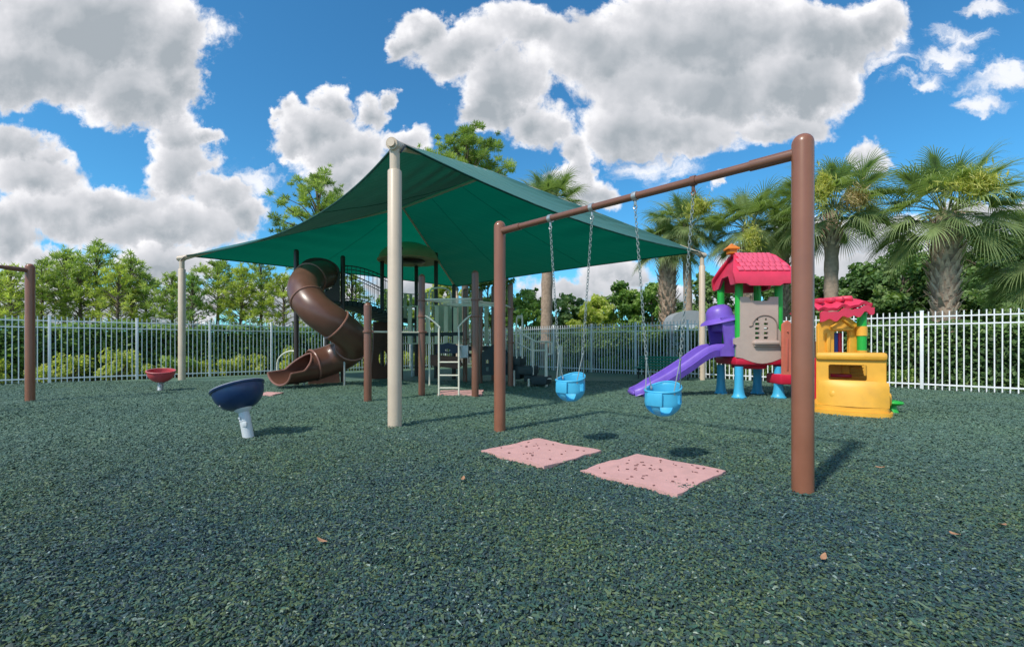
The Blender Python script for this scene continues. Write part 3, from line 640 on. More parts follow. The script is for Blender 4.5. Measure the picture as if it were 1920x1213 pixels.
# ------------------------------------------------------------------ play structure
TUBEM = mat('brown_glossy_plastic', (.13, .055, .037), .34, .12, 4, coat=.08, grime=.12)
TUBEL = mat('light_brown_plastic', (.26, .12, .09), .3, .10, 4)
BOARD = mat('tan_olive_panel', (.30, .28, .16), .5, .1, 6); TANP = mat('pale_olive_plastic', (.70, .66, .47), .5, .08, 6)
BARK = mat('faux_bark_panel', (.12, .055, .035), .6, .2, 10, bump=.6, bscale=12)
NAVP = mat('dark_navy_plastic', (.012, .02, .05), .4)
DKPOST = mat('dark_brown_post', (.045, .03, .024), .35, .1, 4)
def play_structure():
    root = thing('play_structure', 'brown and beige climbing structure with a spiral tube slide under the green canopy', 'play structure', (-3.0, 12.5, 0))
    U1, U2 = Vector((.74, .672, 0)), Vector((-.672, .74, 0))
    def post(p, h, mt=DKPOST, r=.060, dome=True, collars=()):
        m = MB(); p = Vector((p[0], p[1], 0)); domed_post(m, p, h, r); o = m.build('post', mt, root)
        for z in collars:
            c = MB(); c.lathe((p.x, p.y, z - .025), [(r, 0), (r + .014, .004), (r + .018, .025), (r + .014, .046), (r, .05)], 20)
            c.rbox((p.x + r + .02, p.y, z), (.03, .03, .045), .005); c.build('collar', mt, o)
        return o
    A1, A2, A3 = (-5.59, 11.75), (-4.69, 12.57), (-5.51, 13.47)
    for p in (A1, A2, A3): post(p, 3.52, DKPOST, .062)
    BF, BR, BL, BB = (-3.29, 13.44), (-2.39, 14.26), (-4.11, 14.34), (-3.2, 15.16)
    for p in (BF, BR, BL, BB): post(p, 3.95, DKPOST, .062)
    def deck(pts, z, th=.07):
        P = [Vector((*p, 0)) for p in pts]; c = sum(P, Vector()) / len(P); P = [c + (p - c) * 1.02 for p in P]; n = len(P)
        m = MB(); m.add([p + Vector((0, 0, z)) for p in P] + [p + Vector((0, 0, z - th)) for p in P], [tuple(range(n)), tuple(range(2 * n - 1, n - 1, -1))] + [(i, n + i, n + (i + 1) % n, (i + 1) % n) for i in range(n)])
        m.build('deck', DECKM, root, smooth=0)
    deck((A1, A2, A3), 2.25); deck((BF, BR, BB, BL), 1.83)
    # spiral tube slide
    S = smoothpath([(-5.20, 12.55, 2.98), (-5.12, 12.1, 2.90), (-5.16, 11.45, 2.66), (-4.98, 10.92, 2.26), (-4.60, 10.66, 1.86), (-4.18, 10.78, 1.52),
                    (-3.98, 11.25, 1.20), (-4.22, 11.74, .90), (-4.66, 11.80, .68), (-5.04, 11.52, .53), (-5.32, 11.14, .47), (-5.54, 10.78, .45)], 8)
    def frame(i):
        t = (S[min(i + 1, len(S) - 1)] - S[max(i - 1, 0)]).normalized(); w = t.cross(Vector((0, 0, 1))).normalized(); u = w.cross(t); return t, w, u
    ts = MB(); nc = len(S) - 15; seg = 26; r0 = .37; g = []
    for i in range(nc):
        t, w, u = frame(i); g.append([S[i] + (w * cos(2 * pi * k / seg) + u * sin(2 * pi * k / seg)) * r0 for k in range(seg)])
    ts.sheet(g, .02, closed=True); sl = ts.build('tube_slide', TUBEM, root, smooth=50)
    for i in (14, 27, 40, 53, nc - 2):
        t, w, u = frame(i); m = MB()
        m.tube([S[i] + (w * cos(2 * pi * k / seg) + u * sin(2 * pi * k / seg)) * (r0 + .022) for k in range(seg)], .026, 8, closed=True)
        m.build('joint_ring', TUBEL, sl)
    ex = MB(); g = []
    for i in range(nc - 2, len(S)):
        t, w, u = frame(i); f = (i - nc + 2) / (len(S) - nc + 1); hw = 1.0 - .50 * min(1, f * 1.9) ** .7 - .06 * f; fl = r0 * (1 + .10 * f); row = []
        for k in range(19):
            a = -pi / 2 + (k / 9 - 1) * (pi * hw); zz = sin(a); x = cos(a) * fl * (1 + .15 * f); y_ = (zz if zz < 0 else zz * .9) * r0 * (1 - .05 * f)
            p = S[i] + w * x + u * y_; p.z = max(p.z - .02, .05 + .02); row.append(p)
        g.append(row)
    ex.sheet(g, -.022); eo = ex.build('slide_exit', TUBEM, root, smooth=50)
    rim = [r_[0] for r_ in g] + g[-1][1:-1] + [r_[-1] for r_ in g][::-1]
    MB().tube(rim, .026, 8).build('exit_rim', TUBEL, eo)
    for q in ((-5.30, 11.55, .35), (-4.25, 11.5, .75)): MB().tube([q, (q[0], q[1], 0)], .026, 8).build('slide_support', GALV, root)
    # hood behind the slide entrance
    c = (Vector((*A1, 0)) + Vector((*A2, 0))) / 2
    out = [(-.52, 2.25), (.52, 2.25), (.52, 3.05)] + [(.52 * cos(a), 3.05 + .32 * sin(a)) for a in [pi * k / 12 for k in range(1, 12)]] + [(-.52, 3.05)]
    hole = [(.40 * cos(a), 2.86 + .40 * sin(a)) for a in [2 * pi * k / 24 for k in range(24)]]
    MB().plate(out, [hole], .05, c + Vector((0, 0, 0)), U1.normalized()).build('slide_hood', DKPOST, root)
    MB().plate([(-.50, 2.28), (.50, 2.28), (.50, 3.2), (.0, 3.32), (-.5, 3.2)], [], .04, (Vector((*A1, 0)) + Vector((*A3, 0))) / 2, (Vector((*A3, 0)) - Vector((*A1, 0))).normalized()).build('side_panel', BOARD, root)
    # arched bridge
    def bridge(a, b, side):
        a, b = Vector((*a, 0)), Vector((*b, 0)); m = MB(); n = 14; top = []; bot = []
        for i in range(n + 1):
            t = i / n; p = a.lerp(b, t); z = 2.25 - .42 * t + .16 * 4 * t * (1 - t) * (1 - .5 * t); bot.append(p + Vector((0, 0, z + .06))); top.append(p + Vector((0, 0, z + .98)))
        m.tube(top, .016, 8); m.tube([p + Vector((0, 0, -.10)) for p in top], .012, 6); m.tube(bot, .014, 6)
        for i in range(0, n + 1): m.tube([bot[i], top[i]], .0085, 6)
        m.build('bridge_railing', DARKM, root)
    bridge(A2, BF, 1); bridge(A3, BL, -1)
    m = MB(); n = 12
    for i in range(n):
        t = (i + .5) / n; a = Vector((*A2, 0)).lerp(Vector((*BF, 0)), t); b = Vector((*A3, 0)).lerp(Vector((*BL, 0)), t); z = 2.25 - .42 * t + .16 * 4 * t * (1 - t) * (1 - .5 * t)
        m.rbox((a + b) / 2 + Vector((0, 0, z - .06)), (.125, (a - b).length * .98, .15), .012, rz=atan2(U2.y, U2.x) - pi / 2)
    m.build('bridge_deck', DECKM, root)
    # domed roof
    cB = Vector((-3.25, 14.3, 3.72)); R0 = .93; pr = []
    for k in range(12):
        a = pi / 2 * k / 11; pr.append((max(R0 * cos(a) ** 1.15, .01), .55 * sin(a)))
    MB().lathe(cB, [(R0 - .14, -.03), (R0 + .03, -.06), (R0 + .05, -.02)] + pr, 24).build('dome_roof', mat('olive_tan_roof', (.40, .35, .19), .5, .1, 3), root, smooth=30)
    m = MB(); m.lathe(cB - Vector((0, 0, .13)), [(.42, 0), (.50, .06), (.50, .10)], 20); m.build('roof_hub', DKPOST, root)
    # barriers on the middle tower and the steering panel
    def barrier(a, b, z0, z1, mt, n=7, w=.07):
        a, b = Vector((*a, 0)), Vector((*b, 0)); d = (b - a); L = d.length; d.normalize(); m = MB(); c = (a + b) / 2; rz = atan2(d.y, d.x)
        for z in (z0 + .03, z1 - .03): m.tube([a + d * .06 + Vector((0, 0, z)), b - d * .06 + Vector((0, 0, z))], .017, 8)
        for i in range(n):
            p = a + d * (L * (i + 1) / (n + 1)); m.box(p + Vector((0, 0, (z0 + z1) / 2)), (w, .02, z1 - z0 - .06), rz)
        m.build('barrier', mt, root)
    barrier(BR, BB, 1.9, 2.75, TANP, 5, .10); barrier(BL, BB, 1.9, 2.75, TANP, 5, .10)
    # faux tree trunk climbing panels under the dome tower
    for (p, w) in (((-4.0, 14.05), .62),):
        o = [(-w / 2 - .12, .0), (w / 2 + .12, 0), (w / 2 + .02, .9), (w / 2, 1.75), (-w / 2, 1.75), (-w / 2 - .02, .9)]
        hl = [(.16 * cos(a), .62 + .26 * sin(a)) for a in [2 * pi * k / 16 for k in range(16)]]
        MB().plate(o, [hl], .09, (p[0], p[1], 0), U1.normalized()).build('tree_trunk_panel', BARK, root)
    MB().plate([(-.42, 0), (.42, 0), (.35, .62), (-.35, .62)], [], .06, (-5.05, 12.2, 0), U1.normalized()).build('kick_panel', mat('terracotta_panel', (.30, .13, .09), .5), root)
    # white play pole and a dark post
    m = MB(); m.tube([(-3.28, 14.9, 0), (-3.28, 14.9, 1.68)], .035, 10); m.build('pole', WP, root)
    # low climbing posts, chinning bar
    F1, F2, F3, F4 = (-2.68, 8.42), (-1.87, 9.39), (-.74, 9.10), (-.04, 11.44)
    post(F1, 1.83, BROWN, .071, collars=(1.29,)); post(F2, 2.51, BROWN, .068, collars=(1.97, 1.63, 1.31))
    post(F3, 2.54, BROWN, .071, collars=(1.95, 1.62)); post(F4, 2.60, BROWN, .068, collars=(1.95, 1.1))
    MB().tube([(*F1, 1.29), (*F2, 1.30)], .017, 8).build('chinning_bar', PALE, root)
    # ladder between F2 and F3
    l0, l1 = Vector((-1.50, 9.3, 0)), Vector((-1.09, 9.3, 0)); m = MB()
    for l, f in ((l0, F2), (l1, F3)):
        m.tube(smoothpath([l, l + Vector((0, 0, .7)), l + Vector((0, 0, 1.32)), l + Vector((0, 0, 1.42)), Vector((f[0], f[1], 0)).lerp(l, .35) + Vector((0, 0, 1.62)), Vector((f[0], f[1], 1.64))], 4), .019, 8)
    for z in (.16, .42, .69): m.tube([l0 + Vector((0, 0, z)), l1 + Vector((0, 0, z))], .015, 8)
    m.build('ladder', PALE, root)
    # overhead looped ladder
    m = MB(); a, b = Vector((*F2, 1.98)), Vector((*F3, 1.97)); a2, b2 = Vector((-1.55, 12.6, 2.10)), Vector((*F4, 1.98))
    m.tube(smoothpath([a, a.lerp(a2, .3) + Vector((.12, 0, 0)), a.lerp(a2, .6) - Vector((.1, 0, 0)), a2], 6), .019, 8)
    m.tube(smoothpath([b, b.lerp(b2, .3) - Vector((.12, 0, 0)), b.lerp(b2, .6) + Vector((.1, 0, 0)), b2], 6), .019, 8); m.tube([a, b], .019, 8)
    for i in range(1, 6):
        t = i / 6; w1 = .12 * sin(pi * min(1, t / .6)); m.tube([a.lerp(a2, t) + Vector((w1 * .7, 0, 0)), b.lerp(b2, t) - Vector((w1 * .7, 0, 0))], .013, 6)
    m.build('overhead_ladder', PALE, root)
    # pale arch pole beside the dome tower
    m = MB(); m.tube(smoothpath([(-2.13, 11.7, 0), (-2.13, 11.7, 1.6), (-2.13, 11.7, 2.38), (-1.98, 11.8, 2.52), (-1.75, 11.9, 2.52), (-1.62, 12.0, 2.4), (-1.62, 12.0, 2.0)], 4), .022, 8); m.build('climbing_pole', PALE, root)
    # rear low deck cluster
    C2, C3, C4, C5 = (-1.32, 12.75), (-1.78, 13.9), (-.54, 13.1), (-.86, 12.34)
    post(C2, 2.62, BROWN, .062, collars=(1.2,)); post(C3, 2.9, DKPOST, .062); post(C4, 2.75, BROWN, .062); post(C5, 2.55, BROWN, .062)
    deck((C2, C3, (-.75, 14.3), C4), 1.0, .12); deck((C2, C4, F4, C5), .80, .10)
    deck((BF, BR, C3, C2), 1.40, .10)
    barrier(BF, C2, 1.05, 2.2, TANP, 6, .13); barrier(C3, C4, 1.05, 2.25, TANP, 5, .14); barrier(BR, C3, 1.45, 2.3, TANP, 5, .12)
    MB().plate([(-.42, .78), (.3, .72), (.42, .5), (.3, .4), (-.42, .5)], [], .3, (-1.75, 12.2, 0)).build('crawl_panel', BARK, root)
    MB().plate([(-.3, .82), (.3, .82), (.3, 1.02), (.0, 1.10), (-.3, 1.02)], [[(.07 * cos(a), .9 + .04 * sin(a)) for a in [2 * pi * k / 10 for k in range(10)]]], .05, (-1.7, 12.0, 0)).build('play_panel', NAVP, root)
    MB().rbox((-1.28, 12.15, .86), (.22, .05, .34), .02).build('white_panel', WP, root)
    MB().plate([(-.34, .25), (.34, .25), (.34, .85), (.1, 1.15), (-.34, .85)], [[(x - .035, z_), (x + .035, z_), (x + .035, z_ + .10), (x - .035, z_ + .10)] for x in (-.2, 0, .2) for z_ in (.36, .56)], .06, (-.45, 11.9, 0)).build('climbing_panel', DECKM, root)
    # transfer steps going down to the right, with pale handrails
    st = [((.10, 11.75), .74), ((.42, 11.6), .50), ((.74, 11.45), .26)]
    for (x, y), z in st:
        m = MB(); m.rbox((x, y, z - .10), (.40, .62, .20), .02, rz=-.3); m.rbox((x + .06, y, z / 2), (.24, .5, z * .55), .03, rz=-.3); m.build('step', DECKM, root)
    m = MB()
    for dy in (-.32, .30):
        m.tube(smoothpath([(.12, 11.75 + dy, .70), (.12, 11.75 + dy, 1.25), (.12, 11.75 + dy, 1.72), (.20, 11.75 + dy, 1.76), (.26, 11.75 + dy, 1.70), (.26, 11.74 + dy, .70)], 3), .018, 8)
        m.tube([(.14, 11.74 + dy, 1.40), (.60, 11.55 + dy, 1.12), (.90, 11.5 + dy, 1.12), (.98, 11.48 + dy, 1.1), (.98, 11.48 + dy, .82), (.88, 11.48 + dy, .80)], .017, 8)
        m.tube([(.14, 11.74 + dy, 1.10), (.50, 11.6 + dy, .90), (.84, 11.5 + dy, .90)], .015, 8)
        m.tube([(.52, 11.6 + dy, .30), (.52, 11.6 + dy, 1.16)], .022, 8)
    m.build('handrail', PALE, root)
    m = MB(); m.tube([(.85, 11.3, 0), (.85, 11.3, 1.14)], .040, 12); m.rbox((.85, 11.3, .20), (.26, .2, .02), .006); m.tube([(.42, 11.3, 0), (.42, 11.3, .2)], .03, 10); m.tube([(.05, 11.5, 0), (.05, 11.5, .4)], .03, 10); m.build('step_support', PALE, root)
    # curved pale grab bar beyond the slide exit
    m = MB(); m.tube(smoothpath([(-6.4, 12.4, 0), (-6.42, 12.4, .55), (-6.25, 12.35, .78), (-5.95, 12.2, .88), (-5.75, 12.1, .85)], 4), .022, 8); m.build('grab_bar', PALE, root)
play_structure()
# pale talking-tube post right of the steps
t = thing('talk_tube', 'small cream paddle-shaped post standing between the steps and the fence', 'play post', (1.42, 13.4, 0))
m = MB(); m.tube([(1.42, 13.4, 0), (1.42, 13.4, .5)], .045, 12); m.lathe((1.42, 13.4, 0), [(.10, 0), (.09, .04), (.045, .07)], 16); m.build('stem', PALE, t)
MB().rbox((1.42, 13.4, .74), (.16, .10, .56), .045).build('panel', PALE, t)

# ------------------------------------------------------------------ plastic toy tower
RED = mat('toy_red', (.62, .018, .055), .38, .06, 5, grime=.08); PNK = mat('toy_pink_red', (.74, .10, .17), .42, .08, 5, grime=.10)
HOT = mat('toy_hot_pink', (.72, .040, .095), .42, .10, 4, grime=.12); GRN = mat('toy_green', (.02, .42, .05), .4, .06, 5); PUR = mat('toy_purple', (.19, .095, .52), .38, .12, 5, grime=.12)
TAN = mat('toy_tan', (.52, .40, .34), .5, .06, 5, grime=.15); TAN2 = mat('toy_dark_tan', (.26, .19, .16), .5)
CYA = mat('toy_cyan', (.05, .42, .68), .4, .08, 6, grime=.18); YEL = mat('toy_yellow', (.84, .42, .045), .45, .10, 4, grime=.18)
COR = mat('toy_coral', (.60, .17, .11), .5, .08, 5, grime=.15); ORG_ = mat('toy_orange', (.80, .22, .02), .45); BLU = mat('toy_blue', (.01, .07, .38), .4)
def toy_tower():
    root = thing('plastic_play_tower', 'plastic toddler play tower with pink roof and purple slide, standing on blue legs', 'play tower', (4.87, 9.3, 0))
    X0, X1, Y0, Y1 = 4.47, 5.25, 8.93, 9.70
    for x, y in ((X0, Y0), (X1, Y0), (X0, Y1), (X1, Y1)):
        MB().lathe((x, y, 0), [(.14, 0), (.14, .02), (.115, .045), (.10, .10), (.085, .22), (.078, .62)], 20).build('leg', CYA, root)
        MB().lathe((x, y, 0), [(.076, .80), (.076, 1.75), (.070, 2.40)], 20).build('corner_post', GRN, root)
    m = MB(); m.rbox(((X0 + X1) / 2, (Y0 + Y1) / 2, .73), (X1 - X0 + .20, Y1 - Y0 + .18, .17), .05); m.rbox(((X0 + X1) / 2, (Y0 + Y1) / 2, .62), (.5, .5, .12), .03); m.build('platform', RED, root)
    # front panel with arch, slots, shelf
    w = (X1 - X0) / 2
    o = [(-w - .03, .80), (-w + .1, .78)] + [(-.30 + .75 * (k / 8), .78 - .10 * sin(pi * k / 8)) for k in range(9)] + [(w + .05, .82), (w + .05, 1.30), (w + .0, 1.36), (w - .0, 1.98), (w - .16, 1.98), (w - .20, 1.90), (-w + .24, 1.90), (-w + .20, 1.98), (-w + .04, 1.98), (-w + .04, 1.20), (-w - .08, 1.16), (-w - .08, 1.06), (-w - .03, 1.04)]
    hs = []
    for cx in (-.02, .15):
        for i, z in enumerate((1.16, 1.25, 1.34, 1.43, 1.52)):
            q = .045 if i < 4 else .024; hs.append([(cx - q, z), (cx + q, z), (cx + q * (.9 if i < 4 else .5), z + .045), (cx - q * (.9 if i < 4 else .5), z + .045)])
    cx = (X0 + X1) / 2
    fp = MB().plate(o, hs, .055, (cx - .06, Y0 - .07, 0)).build('front_panel', TAN, root, bevel=.006)
    m = MB(); ar = [(cx + .065 + .24 * cos(a), Y0 - .10, 1.42 + .20 * sin(a)) for a in [pi - pi * k / 14 for k in range(15)]]
    m.tube([(cx - .24, Y0 - .10, 1.40)] + ar + [(cx + .305, Y0 - .10, 1.16)], .014, 8); m.build('arch_moulding', TAN2, fp)
    m = MB(); m.rbox((cx + .07, Y0 - .13, 1.085), (.50, .12, .075), .03); m.rbox((cx + .07, Y0 - .12, 1.03), (.46, .07, .03), .01); m.build('shelf', TAN, fp)
    MB().plate([(-.36, .8), (.36, .8), (.36, 1.4), (-.36, 1.4)], [[(-.2, .95), (.2, .95), (.2, 1.25), (-.2, 1.25)]], .05, (cx, Y1 + .06, 0)).build('back_panel', TAN, root, bevel=.006)
    # roof
    xa, xb = 4.20, 5.42; ya, yb = 8.66, 9.86; ym = (ya + yb) / 2
    prof = [(0, 2.22), (-.01, 2.32), (.03, 2.42), (.20, 2.62), (.38, 2.80), (.5, 2.86)]
    g = []
    pr = [(ya + f * (yb - ya), z) for f, z in prof]; pr += [(yb - (y - ya), z) for y, z in pr[::-1][1:]]
    for (y, z) in pr:
        t_ = min(1, max(0, (z - 2.38) / .45)); sc_ = min(1, max(0, (2.42 - z) / .2)); lo, hi = xa + .22 * t_ ** 1.3 + .05 * sc_, xb - .20 * t_ ** 1.3 - .04 * sc_; row = []
        for k in range(17):
            s = k / 16; row.append((lo + (hi - lo) * s + .14 * (y - ya) / (yb - ya), y, z - .045 * (abs(s - .5) < .3) * (z < 2.25) - .0))
        g.append(row)
    m = MB(); m.sheet(g, -.05)
    for xx, sg in ((0, 1), (-1, -1)):
        gab = [(p[xx][1], p[xx][2] - .01) for p in g]; poly = [(y, z) for y, z in gab] + [(yb - .25, 2.22), (yb - .42, 2.42), (ya + .42, 2.42), (ya + .25, 2.22)]
        vs = [];
        for (y, z) in poly:
            t_ = min(1, max(0, (z - 2.38) / .45)); e_ = (xa + .06 + .20 * t_) if sg == 1 else (xb - .06 - .18 * t_); vs.append((e_ + .14 * (y - ya) / (yb - ya), y, z))
        c_ = len(vs); vv = vs + [(x + .05 * sg, y, z) for x, y, z in vs]
        tri = tessellate_polygon([[Vector((y, z, 0)) for x, y, z in vs]])
        m.add(vv, [tuple(t3) for t3 in tri] + [tuple(c_ + i for i in t3) for t3 in tri] + [(i, (i + 1) % c_, c_ + (i + 1) % c_, c_ + i) for i in range(c_)])
    ro = m.build('roof', HOT, root, smooth=35)
    sh = MB(); rows = 5
    for r_ in range(rows):
        f0 = .03 + r_ * .072; f = .045 + r_ * .078; z = np.interp(f, [p[0] for p in prof[2:]], [p[1] for p in prof[2:]]); y = ya + f * (yb - ya); n = 8
        sl = atan2(.19, .175 * (yb - ya)); half = .50 - .035 * r_
        rm = Matrix.Rotation(sl, 3, 'X')
        for k in range(n):
            x = cx - .01 + (k - (n - 1) / 2 + (.25 if r_ % 2 else -.25)) * (2 * half / n)
            sh.rbox((x + .0, y - .015, z + .072), (2 * half / n * .90, .135, .022), .012, rot=rm)
    sp_ = [(xa + .10 + .18 * max(0, (z - 2.4) / .45), ya + f * (yb - ya), z + .045) for f, z in prof[2:5]]
    sh.build('shingles', PNK, ro)
    m = MB(); m.rbox((4.46, ym - .05, 2.93), (.16, .16, .10), .02); m.lathe((4.46, ym - .05, 2.97), [(.16, 0), (.165, .02), (.02, .12), (.005, .125)], 4, Matrix.Rotation(pi / 4, 3, 'Z')); m.build('chimney_cap', ORG_, ro)
    # purple slide
    path = smoothpath([(4.50, 9.32, .86), (4.22, 9.32, .88), (3.98, 9.32, .84), (3.60, 9.31, .58), (3.15, 9.30, .30), (2.88, 9.30, .16), (2.66, 9.30, .08), (2.46, 9.30, .05)], 4); g = []
    for i, p in enumerate(path):
        f = i / (len(path) - 1); t = (path[min(i + 1, len(path) - 1)] - path[max(i - 1, 0)]).normalized(); up = Vector((-t.z, 0, t.x)); up = -up if up.z < 0 else up
        h = .17 * (1 - .55 * max(0, (f - .72) / .28)) ; hw = .235; wid = hw * (1 - .2 * max(0, (f - .9) / .1))
        cs = [(-wid - .055, h - .10), (-wid - .05, h - .01), (-wid - .02, h + .015), (-wid + .02, h), (-wid + .035, h * .55), (-wid + .06, .03), (-wid + .11, .0), (0, -.005), (wid - .11, 0), (wid - .06, .03), (wid - .035, h * .55), (wid - .02, h), (wid + .02, h + .015), (wid + .05, h - .01), (wid + .055, h - .10)]
        g.append([p + Vector((0, y, 0)) + up * z for y, z in cs])
    m = MB(); m.sheet(g, .022)
    gg = [[r_[0] + Vector((0, 0, 0)), r_[0].lerp(r_[7], .1) - Vector((0, 0, .12 if 0 < i < len(g) - 4 else .02)), r_[14].lerp(r_[7], .1) - Vector((0, 0, .12 if 0 < i < len(g) - 4 else .02)), r_[14]] for i, r_ in enumerate(g)]
    m.sheet(gg, .015); m.rbox((2.45, 9.3, .07), (.06, .44, .08), .03)
    m.build('slide', PUR, root, smooth=50)
    # purple hood on the slide side
    hd = MB(); dx, dy, z0, z1 = 4.20, .30, .82, 1.62
    for s in (-1, 1):
        hd.plate([(-.02, .82), (.30, .82), (.30, 1.55), (.20, 1.62), (-.02, 1.58), (.03, 1.3), (.06, 1.05), (-.02, .98)], [], .06, (4.16, 9.32 + s * .33, 0))
    hd.lathe((4.27, 9.30, 1.56), [(.40, -.05), (.37, -.01), (.27, .04), (.255, .10), (.24, .19), (.19, .26), (.11, .30), (.01, .31)], 28, Matrix.Rotation(-.22, 3, 'Y'))
    hd.rbox((4.36, 9.30, 1.42), (.30, .66, .22), .05); hd.rbox((4.42, 8.98, 1.10), (.14, .08, .20), .03)
    hd.build('slide_hood', PUR, root, smooth=45)
    # coral stair side, red riser, blue rear rail
    o = [(0, .44), (.85, .44), (.85, 1.0), (.45, 1.22), (.22, 1.42), (.10, 1.52), (.0, 1.44)]
    st = MB().plate(o, [], .06, (5.20, 8.74, 0)).build('stair_side', COR, root, bevel=.012)
    m = MB()
    for k in range(4):
        m.rbox((5.29 + .12 * k, 8.705, .86), (.030, .02, .62), .008)
        m.lathe((5.29 + .12 * k, 8.705, 1.30 - .07 * k), [(.018, 0), (.010, .02)], 10, Matrix.Rotation(pi / 2, 3, 'X'))
    m.build('rib', mat('toy_dark_coral', (.50, .13, .09), .5), st)  # ribs in a darker coral than the stair side
    m = MB(); m.rbox((5.66, 8.95, .38), (1.02, .52, .20), .04); m.rbox((5.62, 9.1, .58), (.5, .5, .2), .04); m.rbox((6.0, 9.0, .2), (.6, .5, .3), .04); m.build('stair', RED, root)
    MB().plate([(0, .9), (.8, .6), (.8, 1.1), (.3, 1.55), (.1, 1.62), (0, 1.5)], [], .06, (5.42, 9.62, 0)).build('rear_rail', BLU, root, bevel=.01)
toy_tower()
def playhouse():
    root = thing('plastic_playhouse', 'yellow plastic play cabin with an open window and wavy pink roof behind it', 'playhouse', (4.95, 7.0, 0))
    # front cabin
    def rr(x0, z0, x1, z1, r, n=5):
        P = []
        for (cx, cz, a0) in ((x1 - r, z0 + r, -pi / 2), (x1 - r, z1 - r, 0), (x0 + r, z1 - r, pi / 2), (x0 + r, z0 + r, pi)):
            P += [(cx + r * cos(a0 + pi / 2 * k / n), cz + r * sin(a0 + pi / 2 * k / n)) for k in range(n + 1)]
        return P
    Yf = 6.48; rm_ = Matrix.Rotation(radians(-35), 3, 'Z'); XF[0] = lambda p: Vector((5.06, 6.78, 0)) + rm_ @ Vector(((p.x - 4.93) * .81, p.y - 6.48, p.z))
    fr = MB().plate(rr(4.42, .03, 5.44, .90, .09), [rr(4.60, .515, 5.17, .745, .03)[::-1]], .07, (0, Yf, 0)).build('front_wall', YEL, root, bevel=.008)
    m = MB(); m.rbox((4.93, Yf + .02, .875), (1.06, .22, .115), .045); m.rbox((4.93, Yf + .42, .895), (1.0, .62, .05), .02); m.build('roof_rail', YEL, root)
    # bulging lower body and flared skirt
    g = []
    for i in range(9):
        s = i / 8; z = .14 + .36 * s; bulge = .05 + .10 * (1 - s) ** .5
        g.append([(4.45 + 1.0 * k / 12 + (.02 if k == 12 else 0), Yf - .035 - bulge * sin(pi * k / 12) ** .6, z) for k in range(13)])
    m = MB(); m.sheet(g, -.03); m.lathe((4.68, Yf - .125, .30), [(.075, 0), (.07, .02), (.045, .035), (.005, .04)], 20, Matrix.Rotation(pi / 2, 3, 'X')); m.lathe((5.33, Yf - .06, .33), [(.05, 0), (.04, .03), (.005, .04)], 16, Matrix.Rotation(pi / 2, 3, 'X')); m.build('lower_body', YEL, root, smooth=45)
    m = MB()
    for zz, ex_ in ((.105, .0), (.035, .05)):
        ol = [(-.56 - ex_, .74)] + [((.56 + ex_) * -cos(a), -(.20 + ex_) * sin(a) ** .8) for a in [pi * k / 20 for k in range(21)]] + [(.56 + ex_, .74)]
        m.plate(ol, [], .068, (4.93, Yf, zz), (1, 0, 0), (0, 1, 0))
    m.build('base', YEL, root)
    for k, x in enumerate((4.43, 5.43)):
        MB().plate([(0, .1), (.72, .1), (.72, .88), (0, .88)], [[(.15, .48), (.58, .48), (.58, .74), (.15, .74)][::-1]], .05, (x, Yf + .04, 0), (0, 1, 0)).build('side_wall', YEL, root, bevel=.006)
    MB().plate([(4.45, .1), (5.43, .1), (5.43, .88), (4.45, .88)], [[(5.18, .55), (5.36, .55), (5.32, .80), (5.12, .80)][::-1]], .04, (0, Yf + .78, 0)).build('rear_wall', YEL, root, bevel=.005)
    m = MB()
    for k in range(5): m.rbox((5.02, Yf + .74, .52 + .05 * k), (.30, .03, .018), .006)
    m.rbox((4.88, Yf + .71, .64), (.13, .08, .16), .02); m.build('louvre', YEL, root)
    MB().rbox((4.80, Yf + .50, .555), (.34, .22, .05), .015).build('shelf', RED, root)
    m = MB(); m.rbox((5.49, Yf + .25, .24), (.10, .22, .20), .04); m.build('hinge_block', YEL, root)
    m = MB(); XF[0] = None; m.lathe((5.86, 6.98, .115), [(.06, 0), (.12, .015), (.14, .04), (.12, .065), (.04, .08)], 20); m.lathe((5.86, 6.98, .0), [(.085, 0), (.07, .03), (.05, .115)], 16); m.build('stool', GRN, root)
    # taller rear house
    Yr = 7.85; ga = [(5.28, .0), (6.03, .0), (6.03, 1.34), (5.98, 1.40), (5.70, 1.60), (5.34, 1.44), (5.28, 1.38)]
    ho = [(5.56, .86), (5.82, .86), (5.82, 1.28), (5.56, 1.28)][::-1]
    hw = MB().plate(ga, [ho], .07, (0, Yr, 0)).build('gable_wall', YEL, root, bevel=.01)
    m = MB(); m.tube([(5.48, Yr - .05, 1.34), (5.68, Yr - .05, 1.49), (5.88, Yr - .05, 1.34)], .022, 8); m.rbox((5.68, Yr - .06, 1.31), (.36, .05, .035), .012); m.rbox((5.44, Yr - .05, 1.05), (.06, .04, .40), .012); m.build('gable_trim', YEL, hw)
    m = MB(); m.lathe((5.98, Yr - .10, .0), [(.075, 0), (.075, .95)], 18); m.lathe((5.98, Yr - .10, 1.20), [(.08, 0), (.08, .16)], 18); m.build('yellow_column', YEL, root)
    m = MB(); m.lathe((5.98, Yr - .10, .95), [(.07, 0), (.07, .67)], 18); m.build('green_column', GRN, root)
    for k, (mt, x) in enumerate(((GRN, 5.61), (BLU, 5.69), (RED, 5.76))): MB().rbox((x, Yr + .16, .98), (.065, .12, .55), .012).build('play_block', mt, root)
    MB().plate([(5.12, .02), (5.46, .02), (5.46, .82), (5.12, .82)], [], .16, (0, Yr - .12, 0)).build('red_wall', RED, root, bevel=.02)
    # wavy pink roof
    g = []
